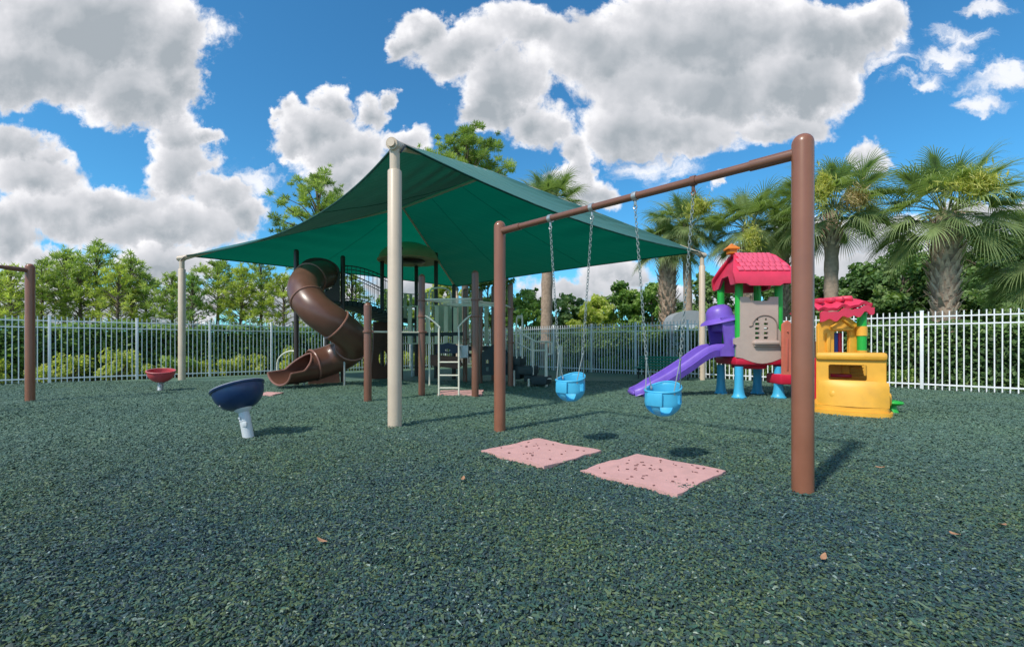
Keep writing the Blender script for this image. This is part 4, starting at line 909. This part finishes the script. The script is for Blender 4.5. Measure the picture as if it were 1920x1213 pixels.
    for i in range(7):
        row = []
        for k in range(33):
            s = k / 32; x = 5.18 + .90 * s; row.append((x, Yr - .20 + .75 * i / 6, 1.60 + .12 * s + .020 * sin(s * 17 + i * .9) + .012 * sin(s * 31) + .13 * sin(pi * i / 6) * (1 - .3 * s) ))
        g.append(row)
    m = MB(); m.sheet(g, -.05)
    g2 = [[(p[0], p[1] - .02, p[2] - .02 - (.15 + .03 * sin(k * .9)) * j / 3 * (1 - .25 * k / 32)) for k, p in enumerate(g[0])] for j in range(4)]
    m.sheet(g2, .03)
    for k, x in enumerate((5.30, 5.48, 5.63, 5.78)): m.rbox((x, Yr + .0, 1.80 + .015 * k), (.12, .20, .09), .035, rz=.3 * k)
    m.build('roof', HOT, root, smooth=45)
playhouse()

# ------------------------------------------------------------------ bench, utility cabinet
def bench():
    root = thing('park_bench', 'dark green slatted park bench in front of the right fence', 'bench', (4.7, 13.85, 0))
    GB = mat('bench_green', (.02, .24, .16), .4, .1, 8); a = Vector((4.04, 14.5, 0)); d = RD; n = Vector((-d.y, d.x, 0)); n = n if n.y < 0 else -n; rz = atan2(d.y, d.x); L = 1.83
    m = MB()
    for k in range(4): m.rbox(a + d * L / 2 + Vector((0, 0, .40 + .085 * k)) - n * (.02 + .02 * k), (L, .03, .06), .008, rz)
    m.build('backrest', GB, root)
    m = MB()
    for k in range(4): m.rbox(a + d * L / 2 + Vector((0, 0, .33)) + n * (.06 + .10 * k), (L, .08, .028), .008, rz)
    m.build('seat', GB, root)
    for f in (.12, .88):
        m = MB(); p = a + d * L * f
        m.tube([p - n * .02, p + Vector((0, 0, .33)), p + Vector((0, 0, .70)) - n * .08], .02, 8); m.tube([p + n * .38, p + n * .36 + Vector((0, 0, .32)), p + Vector((0, 0, .32))], .02, 8); m.build('leg', DARKM, root)
bench()
CAB = mat('cabinet_grey', (.32, .34, .36), .5, .06, 3, grime=.2)
t = thing('utility_cabinet', 'tall pale grey rounded utility cabinet behind the fence, between the palm trunks', 'utility cabinet', (6.3, 16.2, 0))
o = [(-.78, 0), (.66, 0), (.66, 1.9)] + [(.66 * cos(a) - .06 * (1 - cos(a)) * .5, 1.9 + .34 * sin(a)) for a in [pi * k / 14 for k in range(1, 14)]] + [(-.78, 1.75)]
MB().plate(o, [], .8, (6.3, 16.2, 0)).build('housing', CAB, t, bevel=.03)
MB().rbox((6.05, 15.79, .95), (.75, .03, 1.6), .01).build('door', mat('cabinet_pale', (.50, .55, .60), .45), t)

# ------------------------------------------------------------------ vegetation
def quads(C, size, N_, asp=1.6, flat=0.0):
    """leaf diamonds at centres C with normals about N_"""
    n = len(C); N_ = N_ / np.linalg.norm(N_, axis=1, keepdims=True).clip(1e-6)
    a = R.normal(0, 1, (n, 3)); a -= N_ * (a * N_).sum(1, keepdims=True); a /= np.linalg.norm(a, axis=1, keepdims=True).clip(1e-6); b = np.cross(N_, a)
    s = (size * R.uniform(.6, 1.35, n))[:, None]
    return np.stack([C - a * s * asp / 2, C - b * s / 2 + N_ * s * .15, C + a * s * asp / 2, C + b * s / 2 + N_ * s * .15], 1).reshape(-1, 3)
def clumpy(clumps, per, size, flat=.7, asp=1.6, needle=False):
    """clumps: (x,y,z,r,v)"""
    Q = []; V_ = []
    for (x, y, z, r, v) in clumps:
        n = max(6, int(per * r * r)); d = R.normal(0, 1, (n, 3)); d /= np.linalg.norm(d, axis=1, keepdims=True); rad = R.random(n) ** .45
        C = np.array([x, y, z]) + d * (rad * r)[:, None] * np.array([1, 1, flat]); N_ = d * .8 + R.normal(0, .7, (n, 3)) + np.array([0, 0, .35])
        if needle:
            a = d + np.array([0, 0, .35]) + R.normal(0, .3, (n, 3)); a /= np.linalg.norm(a, axis=1, keepdims=True); b = np.cross(a, R.normal(0, 1, (n, 3))); b /= np.linalg.norm(b, axis=1, keepdims=True).clip(1e-6); s = (size * R.uniform(.7, 1.3, n))[:, None]
            C = np.array([x, y, z]) + d * (rad * r * .75)[:, None] * np.array([1, 1, flat])
            q = np.stack([C - a * s, C - b * s * .13, C + a * s, C + b * s * .13], 1).reshape(-1, 3)
        else: q = quads(C, size, N_, asp)
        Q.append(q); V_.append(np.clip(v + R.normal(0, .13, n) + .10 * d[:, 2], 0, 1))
    return np.concatenate(Q), np.concatenate(V_)
LEAF_Y = leafmat('yellow_green_leaves', [(.24, .28, .06), (.42, .47, .10), (.56, .61, .17), (.68, .68, .30)], .55)
LEAF_M = leafmat('mid_green_leaves', [(.07, .14, .034), (.15, .27, .06), (.26, .40, .10), (.42, .52, .18)], .42)
LEAF_D = leafmat('dark_green_leaves', [(.05, .10, .034), (.10, .185, .058), (.17, .285, .09), (.32, .42, .17)], .38)
NEED = leafmat('pine_needles', [(.14, .20, .06), (.27, .36, .09), (.41, .50, .14), (.55, .60, .26)], .5)
BARKT = mat('grey_brown_bark', (.13, .10, .075), .9, .3, 12, bump=.9, bscale=25)
def tree(name, label, group, base, h, w, leaf, kind, seed, crown0=.35, dens=1.0):
    rnd = random.Random(seed); base = Vector(base)
    root = thing(name, label, 'tree', tuple(base), group, local=True)
    m = MB(); lean = Vector((rnd.uniform(-.03, .03) * h, rnd.uniform(-.03, .03) * h, 0)); tr = .018 * h + .03
    pts = [Vector((0, 0, -.1)), lean * .3 + Vector((0, 0, h * .35)), lean * .7 + Vector((rnd.uniform(-.1, .1), 0, h * .65)), lean + Vector((0, 0, h * .93))]
    sp = smoothpath(pts, 4); m.tube(sp, [tr * (1 - .8 * i / (len(sp) - 1)) for i in range(len(sp))], 8)
    cl = []
    nb = {'pine': 34, 'bush': 26, 'round': 40, 'tall': 52}[kind]
    for i in range(nb):
        f = crown0 + (1 - crown0) * (i + .5) / nb * .97; a = i * 2.4 + rnd.uniform(-.4, .4)
        s = (f - crown0) / (1 - crown0)
        env = (sin(pi * min(1, s * .85 + .18)) ** .7 if kind not in ('pine',) else (1 - .62 * s) * min(1, .55 + 1.6 * s))
        L = w / 2 * env * rnd.uniform(.5, 1.18); st = sp[min(len(sp) - 1, int(f * .9 * (len(sp) - 1)))].copy(); st.z = h * f * .86
        en = Vector((lean.x * f + L * cos(a), lean.y * f + L * sin(a), h * f + rnd.uniform(-.02, .04) * h))
        mid = st.lerp(en, .5) + Vector((0, 0, -.02 * h if kind == 'pine' else .03 * h)); m.tube([st, mid, en], [tr * .24, tr * .15, tr * .05], 5)
        v = rnd.uniform(.2, .85)
        r0 = {'pine': .066, 'bush': .125, 'round': .075, 'tall': .078}[kind] * (w + h * .25)
        cl.append((*en, r0 * rnd.uniform(.55, 1.0), v))
        if L > r0: q = st.lerp(en, rnd.uniform(.45, .75)); cl.append((q.x + rnd.uniform(-.3, .3) * r0 * 2, q.y + rnd.uniform(-.3, .3) * r0 * 2, q.z + rnd.uniform(-.1, .3) * r0, r0 * rnd.uniform(.45, .8), v + rnd.uniform(-.2, .2)))
        for _ in range(2): cl.append((en.x + rnd.uniform(-1, 1) * r0, en.y + rnd.uniform(-1, 1) * r0, en.z + rnd.uniform(-.7, .7) * r0, r0 * rnd.uniform(.25, .5), v + rnd.uniform(-.2, .25)))
    cl.append((lean.x, lean.y, h * .96, .06 * h, .6))
    m.build('trunk', BARKT, root, smooth=60)
    dist = base.length; size = max(.07, dist * .0048) * (1.0 if kind != 'pine' else 1.15)
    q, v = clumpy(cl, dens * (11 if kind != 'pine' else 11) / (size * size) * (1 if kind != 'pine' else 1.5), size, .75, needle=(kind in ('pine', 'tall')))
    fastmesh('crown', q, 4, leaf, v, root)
    return root
def PB(px, D): return ((px - 960) / 850 * D, D, 0)
gp = 'pines beyond the left hedge'
LT = [(-30, 33, 6.3, 3.6, LEAF_Y, 'yellow-green bushy tree at the far left edge beyond the hedge'), (22, 32, 6.2, 3.4, LEAF_Y, 'yellow-green tree just left of the far-left brown swing post'),
      (78, 36, 8.0, 3.6, NEED, 'pine with a bright green rounded top right behind the far-left brown swing post'), (118, 38, 8.6, 3.2, NEED, 'loose pine right of the far-left swing post'),
      (150, 37, 7.6, 3.0, NEED, 'slender pine in the middle of the left grove'), (183, 38, 9.0, 3.4, NEED, 'tallest pine of the left grove'),
      (218, 36, 7.8, 3.2, LEAF_Y, 'yellowish tree right of the tallest pine of the left grove'), (250, 38, 8.2, 3.2, NEED, 'pine second from the right end of the left grove'), (274, 39, 7.2, 2.8, NEED, 'small pine at the right end of the left grove, beside a sky gap'),
      (322, 36, 6.4, 2.4, NEED, 'small pine just left of the leftmost beige canopy post'), (362, 35, 6.8, 2.6, LEAF_M, 'narrow green tree right of the leftmost beige canopy post'),
      (408, 38, 7.7, 3.4, NEED, 'rounded pine, left one of the grove between canopy post and spiral slide'), (450, 37, 7.4, 3.2, LEAF_Y, 'yellow-green tree under the left tip of the green canopy'), (490, 39, 8.0, 3.4, NEED, 'pine left of the spiral slide, below the canopy edge'),
      (532, 37, 7.2, 3.2, LEAF_Y, 'yellow-green tree directly left of the spiral slide'), (600, 36, 7.5, 3.4, NEED, 'pine seen behind the spiral slide tower'), (665, 38, 6.8, 3.2, LEAF_Y, 'yellow-green tree behind the arched bridge of the play structure')]
for i, (px, D, h, w, lf, lb) in enumerate(LT):
    tree('pine_tree', lb.replace(' tree', ' pine'), gp, PB(px, D), h * (1.0, 1.05, .94, 1.04)[i % 4], w * (1.25, 1.0, 1.4)[i % 3], lf, 'tall', 50 + i, (.36, .44, .3, .5)[i % 4], 1.15)
tree('pine_tree', 'tall pine rising above the left slope of the green canopy', None, PB(596, 34), 13.9, 6.4, NEED, 'tall', 11, .42, 1.3)
tree('pine_tree', 'tall bright pine crown rising above the ridge of the green canopy', None, PB(872, 27), 13.5, 5.8, NEED, 'tall', 12, .62, 1.7)
tree('pine_tree', 'slim pine top right of the tall bright pine, above the canopy', None, PB(950, 33), 13.0, 3.2, NEED, 'tall', 13, .5, 1.2)
RT = [(740, 34, 5.2, 4.0, LEAF_M, 'green shrub tree behind the dome-roofed tower'), (830, 33, 5.6, 4.2, LEAF_Y, 'yellow-green tree behind the pale climbing ladder'), (915, 32, 6.0, 3.8, LEAF_D, 'dark tree seen between the climbing posts'),
      (985, 30, 4.6, 3.6, LEAF_M, 'bushy green tree left of the palm trunk behind the steps'), (1062, 31, 4.4, 3.6, LEAF_D, 'dark green bushy tree right of the palm trunk behind the steps'), (1118, 29, 4.2, 3.0, LEAF_Y, 'lighter bushy tree behind the farther bucket swing'),
      (1168, 30, 5.0, 3.6, LEAF_M, 'bright green bushy tree left of the paired palm trunks'), (1225, 29, 5.0, 3.2, LEAF_M, 'bushy tree behind the thick palm trunk above the bench'), (1330, 25, 4.8, 4.2, LEAF_D, 'dark tree behind the right rear canopy post'), (1455, 24, 4.6, 4.0, LEAF_D, 'dark tree behind the green posts of the plastic tower'),
      (1530, 23, 4.4, 3.6, LEAF_D, 'dark leafy tree behind the foreground swing post'), (1625, 21, 4.6, 3.8, LEAF_D, 'spreading dark green tree between the two right palms'), (1700, 20, 5.2, 4.4, LEAF_D, 'broad dark green tree left of the thick-trunked palm'),
      (1845, 19, 5.6, 4.6, LEAF_D, 'broad dark green tree right of the thick-trunked palm'), (1935, 18, 5.8, 4.6, LEAF_D, 'dark green tree at the right edge of the view'), (1760, 22, 5.0, 4.4, LEAF_D, 'dark green tree directly behind the thick-trunked palm')]
for i, (px, D, h, w, lf, lb) in enumerate(RT): tree('leafy_tree', lb, 'bushy trees beyond the right fence', PB(px, D), h, w, lf, 'bush', 90 + i, .12, 1.1)

def hedge(label, a, b, th, h, leaf, dens, size):
    a, b = Vector(a), Vector(b); d = b - a; L = d.length; d.normalize(); n = Vector((-d.y, d.x, 0))
    t = thing('hedge', label, 'hedge', tuple(a), local=True)
    k = int(dens * L * (h * 2 + th)); s = R.random(k) * L; u = R.random(k); per = h * 2 + th; q = u * per
    off = np.where(q < h, -th / 2, np.where(q < 2 * h, th / 2, q - 2 * h - th / 2)); z = np.where(q < h, q, np.where(q < 2 * h, q - h, h))
    und = .09 * np.sin(s * 2.1) + .06 * np.sin(s * 5.3 + 1); z = z * (1 + und * .4) + R.normal(0, .05, k); off = off * (1 + und) + R.normal(0, .07, k)
    C = np.stack([d.x * s + n.x * off, d.y * s + n.y * off, z.clip(0.02)], 1)
    N_ = np.stack([n.x * np.sign(off), n.y * np.sign(off), .5 + z / h], 1) + R.normal(0, .6, (k, 3))
    v = np.clip(.42 + .22 * np.sin(s * 1.7) * np.sin(z * 4 + s) + R.normal(0, .2, k), 0, 1)
    fastmesh('foliage', quads(C, size, N_), 4, leaf, v, t)
    m = MB(); rnd = random.Random(3)
    for i in range(int(L * 3)):
        p = Vector((0, 0, 0)) + d * (i / 3 + rnd.random() * .2) + n * rnd.uniform(-.15, .15); m.tube([p, p + Vector((rnd.uniform(-.1, .1), 0, h * .75))], .015, 4)
    m.box(d * L / 2 + Vector((0, 0, h * .46)), (L * .98, th * .62, h * .86), atan2(d.y, d.x))
    m.build('twigs', mat('hedge_inner_wood', (.045, .06, .022), .95, .4, 14), t, smooth=0)
lo = Vector((-LD.y, LD.x, 0)) * 1.6; ro_ = Vector((RD.y, -RD.x, 0)); ro_ = (ro_ if ro_.y > 0 else -ro_) * 1.3
hedge('long clipped green hedge behind the left picket fence', LP - LD * 8 + lo, CORNER + lo * 1.1 - LD * .3, .9, 1.62, LEAF_M, 620, .075)
hedge('long clipped dark green hedge behind the right picket fence', CORNER + ro_ * 1.1 + RD * .3, RP + RD * 16 + ro_, .9, 1.52, LEAF_D, 620, .07)
# low yellow-green shrubs between fence and hedge
def shrub_proto(leaf, seed):
    rnd = random.Random(seed); t = thing('shrub', '', 'shrub', (0, 0, 0), local=True)
    cl = [(rnd.uniform(-.35, .35), rnd.uniform(-.2, .2), rnd.uniform(.12, .62), rnd.uniform(.12, .22), rnd.uniform(.4, 1)) for _ in range(16)]
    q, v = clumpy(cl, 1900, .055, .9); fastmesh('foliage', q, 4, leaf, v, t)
    m = MB()
    for c in cl: m.tube([(0, 0, 0), (c[0], c[1], c[2])], .008, 4)
    m.build('stems', BARKT, t); return t
prot = [shrub_proto(LEAF_Y, 1), shrub_proto(LEAF_Y, 2), shrub_proto(LEAF_M, 3)]
k = 0
desc = ['behind the far-left swing post', 'just right of the far-left swing post', 'beside the first fence post from the left', 'right of the first fence post from the left', 'left of the second fence post', 'right behind the second fence post', 'behind the red cup seat', 'left of the leftmost canopy post', 'right of the leftmost canopy post', 'beside the third fence post', 'behind the navy cup seat', 'left of the fourth fence post', 'right of the fourth fence post', 'behind the slide exit', 'behind the spiral slide', 'behind the slide tower', 'below the bridge', 'behind the dome tower', 'near the fence corner']
used = [False] * 3
for i in range(19):
    s = -1.2 + i * .82 + random.uniform(-.15, .15); p = LP + LD * s + Vector((-LD.y, LD.x, 0)) * random.uniform(.4, .75); j = i % 3 if i % 3 < 2 or i % 2 else 0
    o = prot[j] if not used[j] else copy_tree(prot[j]); used[j] = True
    sc_ = random.uniform(.75, 1.25); o.location = (p.x, p.y, -.04); o.rotation_euler = (0, 0, random.uniform(0, 6)); o.scale = (sc_, sc_, sc_ * random.uniform(.8, 1.15))
    tag(o, ('yellow-green' if j < 2 else 'green') + ' low shrub between fence and hedge ' + desc[i], 'shrub', 'low shrubs behind the left fence')
rd = ['near the fence corner at the right', 'behind the steps of the play structure', 'left of the paddle-shaped post', 'behind the farther bucket swing', 'left of the bench', 'behind the bench', 'behind the purple slide', 'behind the plastic tower legs', 'under the plastic tower', 'behind the foreground swing post', 'right of the yellow cabin', 'left of the big right fence post', 'right of the big right fence post', 'in the last fence bay on the right', 'at the right picture edge']
for i in range(15):
    s = -2.5 + i * .95; p = RP + RD * s + ro_.normalized() * random.uniform(.35, .6); j = 2 if i % 4 else 0
    o = prot[j] if not used[j] else copy_tree(prot[j]); used[j] = True
    sc_ = random.uniform(.6, 1.0); o.location = (p.x, p.y, -.04); o.rotation_euler = (0, 0, random.uniform(0, 6)); o.scale = (sc_, sc_, sc_)
    tag(o, ('yellow-green' if j < 2 else 'green') + ' low shrub behind the right fence, ' + rd[i], 'shrub', 'low shrubs behind the right fence')

# palms
PALML = leafmat('palm_leaves', [(.12, .165, .075), (.22, .29, .115), (.34, .42, .18), (.55, .54, .28)], .35, .38)
BOOT = mat('palm_boots', (.54, .40, .29), .9, .35, 9, bump=.7, bscale=30); BOOT2 = mat('palm_trunk_bark', (.36, .26, .19), .9, .3, 9, bump=.9, bscale=22)
FLOW = leafmat('palm_blossom', [(.34, .36, .08), (.50, .50, .11), (.64, .60, .16), (.75, .68, .26)], .45)
FLOWD = leafmat('dry_palm_blossom', [(.40, .30, .14), (.55, .42, .22), (.66, .52, .30), (.75, .6, .38)], .45)
def palm_crown_mesh(seed, nf=50, pet=1.05, bl=1.05):
    rnd = random.Random(seed); Q = []; V_ = []; PM = MB()
    for f in range(nf):
        s = f / (nf - 1); el = radians(84 - 118 * s ** .95 + rnd.uniform(-8, 8)); az = f * 2.399 + rnd.uniform(-.25, .25)
        hd = Vector((cos(az), sin(az), 0)); d = hd * cos(el) + Vector((0, 0, sin(el))); L = pet * rnd.uniform(.8, 1.15) * (1 if s > .15 else .75)
        p = Vector((0, 0, .1)) + hd * .12; pts = [p]; dd = d.copy()
        for k in range(5): p = p + dd * L / 5; pts.append(p); dd = (dd + Vector((0, 0, -.055 - .03 * cos(el)))).normalized()
        PM.tube(pts, [.022, .018, .015, .013, .011, .009], 5)
        t = dd; side = t.cross(Vector((0, 0, 1))); side = side.normalized() if side.length > .05 else Vector((hd.y, -hd.x, 0)); up = side.cross(t)
        roll = rnd.uniform(-.5, .5); side, up = side * cos(roll) + up * sin(roll), up * cos(roll) - side * sin(roll)
        tone = .35 + .25 * rnd.random() - .15 * s + (.5 if s > .93 and rnd.random() < .5 else 0); B = bl * rnd.uniform(.85, 1.1) * (1 if s > .12 else .8); nl = 42
        for k in range(nl):
            th = (k / (nl - 1) - .5) * 2 * radians(118); ca, sa = cos(th), abs(sin(th))
            o = pts[-1] + t * (.30 * B * max(0, ca) ** 2); l = B * (.95 - .28 * (abs(th) / 2.06) ** 1.5) * rnd.uniform(.88, 1.08)
            di = (t * cos(th) + side * sin(th) + up * (.20 * sa - .02)).normalized(); wv = di.cross(up).normalized(); w0 = .015; P_ = o; g = .09 + .13 * rnd.random(); prev = None; v = min(1, max(0, tone + rnd.uniform(-.14, .14)))
            for j in range(5):
                w_ = w0 * (1.0, 1.15, .85, .5, .06)[j]; cur = (P_ - wv * w_, P_ + wv * w_)
                if prev: Q += [prev[0], prev[1], cur[1], cur[0]]; V_.append(min(1, v + .03 * j))
                prev = cur; P_ = P_ + di * (l / 4); di = (di + Vector((0, 0, -g * (1 + j * 1.3)))).normalized()
    return np.array([tuple(q) for q in Q]), np.array(V_), PM
CR = []
for sd in (1, 2, 3):
    q, v, pm = palm_crown_mesh(sd); CR.append((q, v, pm))
def blossom(c, r, leaf, root, seed, flat=1.0, droop=None):
    n = 3200; d = R.normal(0, 1, (n, 3)); d /= np.linalg.norm(d, axis=1, keepdims=True); rad = np.abs(R.normal(0, .52, n)) * (1 + .35 * np.sin(d[:, 0] * 5 + d[:, 2] * 4)); C = np.array(c) + d * rad[:, None] * np.array(r)
    a = np.array(droop or (.3, 0, -.6)) + R.normal(0, .5, (n, 3)); a /= np.linalg.norm(a, axis=1, keepdims=True); b = np.cross(a, R.normal(0, 1, (n, 3))); b /= np.linalg.norm(b, axis=1, keepdims=True).clip(1e-6); s = R.uniform(.05, .13, n)[:, None]
    q = np.stack([C - a * s, C - b * s * .14, C + a * s, C + b * s * .14], 1).reshape(-1, 3)
    fastmesh('flower_cluster', q, 4, leaf, np.clip(R.normal(.5, .25, n), 0, 1), root)
PALM_MESH = {}
def palm(px, D, zc, tr, label, ci, scale=1.0, rot=0.0, boots=True, lean=0.0, blooms=()):
    bx = (px - 960) / 850 * D; root = thing('palm_tree', label, 'palm tree', (bx, D, 0), 'cabbage palms beyond the fence', local=True)
    rnd = random.Random(int(px)); n = 26; top = Vector((lean, 0, zc)); pts = [Vector((lean * (i / n) ** 1.5, 0, zc * i / n)) for i in range(n + 1)]
    rr = [tr * (1.12 - .2 * min(1, i / 6) + .05 * sin(i * 1.9) + (.18 if boots and i / n > .55 else 0)) * (1 if i < n - 2 else .8) for i in range(n + 1)]
    m = MB(); m.tube(pts, rr, 18); tk = m.build('trunk', BOOT2, root, smooth=60)
    b = MB(); z = .15 if boots else zc * .78; k = 0
    while z < zc - .05:
        f = z / zc; a = k * 2.3998; c = Vector((lean * f ** 1.5, 0, z)); r = tr * (1.0 + (.12 if f > .55 else 0)); o_ = Vector((cos(a), sin(a), 0)); s_ = Vector((-sin(a), cos(a), 0)); L = rnd.uniform(.14, .24) * (1.25 if f > .6 else 1); w = tr * .30
        lift = rnd.uniform(.05, .13) + (.10 if rnd.random() < .2 else 0)
        base = c + o_ * r * .86; tip = c + o_ * (r + lift) + Vector((0, 0, L)) + s_ * rnd.uniform(-.05, .05)
        b.add([base - s_ * w - Vector((0, 0, .06)), base + s_ * w - Vector((0, 0, .06)), base + o_ * .05, tip - s_ * w * .28, tip + s_ * w * .28, tip + o_ * .012], [(0, 1, 4, 3), (0, 2, 5, 3), (2, 1, 4, 5), (3, 4, 5), (0, 1, 2)])
        k += 1; z += .016 if boots else .02
    b.build('leaf_bases', BOOT, tk, smooth=0)
    if ci not in PALM_MESH:
        q, v, pm = CR[ci]; fo = fastmesh('fronds', q, 4, PALML, v, root); pt = pm.build('frond_stalks', mat('palm_stalk', (.14, .17, .05), .5), root, org=Vector()); PALM_MESH[ci] = (fo, pt)
        oo = (fo, pt)
    else:
        oo = []
        for s in PALM_MESH[ci]: c = s.copy(); COL.objects.link(c); c.parent = root; oo.append(c)
    for c in oo: c.location = top; c.scale = (scale,) * 3; c.rotation_euler = (0, 0, rot)
    for (qx, qy, r, leaf) in blooms: Dq = D - 1.25; blossom(((qx - 960) / 850 * Dq - bx, -1.25, CH + (646 - qy) / 850 * Dq), r, leaf, root, 1)
    return root
palm(1024, 20, 6.9, .27, 'palm with a smooth pinkish trunk rising behind the right slope of the canopy', 0, .95, .5, False, .1)
palm(1252, 17.3, 4.7, .27, 'palm with a thick cross-hatched trunk above the bench', 1, .72, 1.3, True, 0)
palm(1292, 16.6, 5.3, .16, 'slender-trunked palm with yellow blossom just left of the right rear canopy post', 2, .72, 2.0, False, -.12, [(1312, 388, (.44, .3, .34), FLOW)])
palm(1405, 15.5, 4.9, .20, 'palm rising behind the plastic tower roof with a yellow blossom cluster', 0, .84, 3.1, True, 0, [(1410, 450, (.24, .25, .50), FLOW)])
palm(1468, 16.5, 5.0, .18, 'shorter yellowish palm half hidden behind the foreground swing post', 1, .66, 4.2, True, 0)
palm(1557, 13.8, 5.1, .20, 'palm with a shaggy upper trunk between the swing post and the thick-trunked palm', 2, .92, .3, False, .05, [(1545, 350, (.22, .22, .42), FLOW), (1606, 372, (.34, .25, .30), FLOWD)])
palm(1768, 12.2, 4.5, .27, 'large thick-trunked palm with shaggy leaf bases near the right edge', 1, .94, 5.0, True, .1, [(1835, 346, (.62, .35, .36), FLOW)])
palm(1990, 11.6, 3.3, .24, 'palm at the right picture edge, only its fronds showing', 2, .95, 1.0, True, 0)

DRY = mat('dry_leaf', (.42, .22, .12), .8, .3, 20)
ld = [('tan leaf scrap lying on the mulch in the right foreground', 1790, 1012), ('small orange leaf lying on the mulch near the right edge', 1880, 994), ('pinkish leaf scrap on the mulch below the foreground swing post', 1544, 1057),
      ('tiny pale leaf scrap on the mulch in the left foreground', 604, 1025), ('pale leaf scrap on the mulch right of the foreground swing post', 1650, 883), ('brown leaf scrap on the mulch left of the smaller pink mat', 868, 905)]
for i, (lb, px, py) in enumerate(ld):
    p = G(px, py) + Vector((0, 0, .030)); q = random.uniform(0, 6); r = .022; u = Vector((cos(q), sin(q), .15)); w = Vector((-sin(q), cos(q), .1))
    o = MB().sheet([[p + u * r * x * 1.5 + w * r * y * (1 - x * x * .8) + Vector((0, 0, .35 * r * (x * x + y * y))) for y in (-.6, -.2, .2, .6)] for x in (-1, -.5, 0, .5, 1)], .0012).build('fallen_leaf', DRY, at=p)
    tag(o, lb, 'leaf', 'fallen leaves on the mulch')
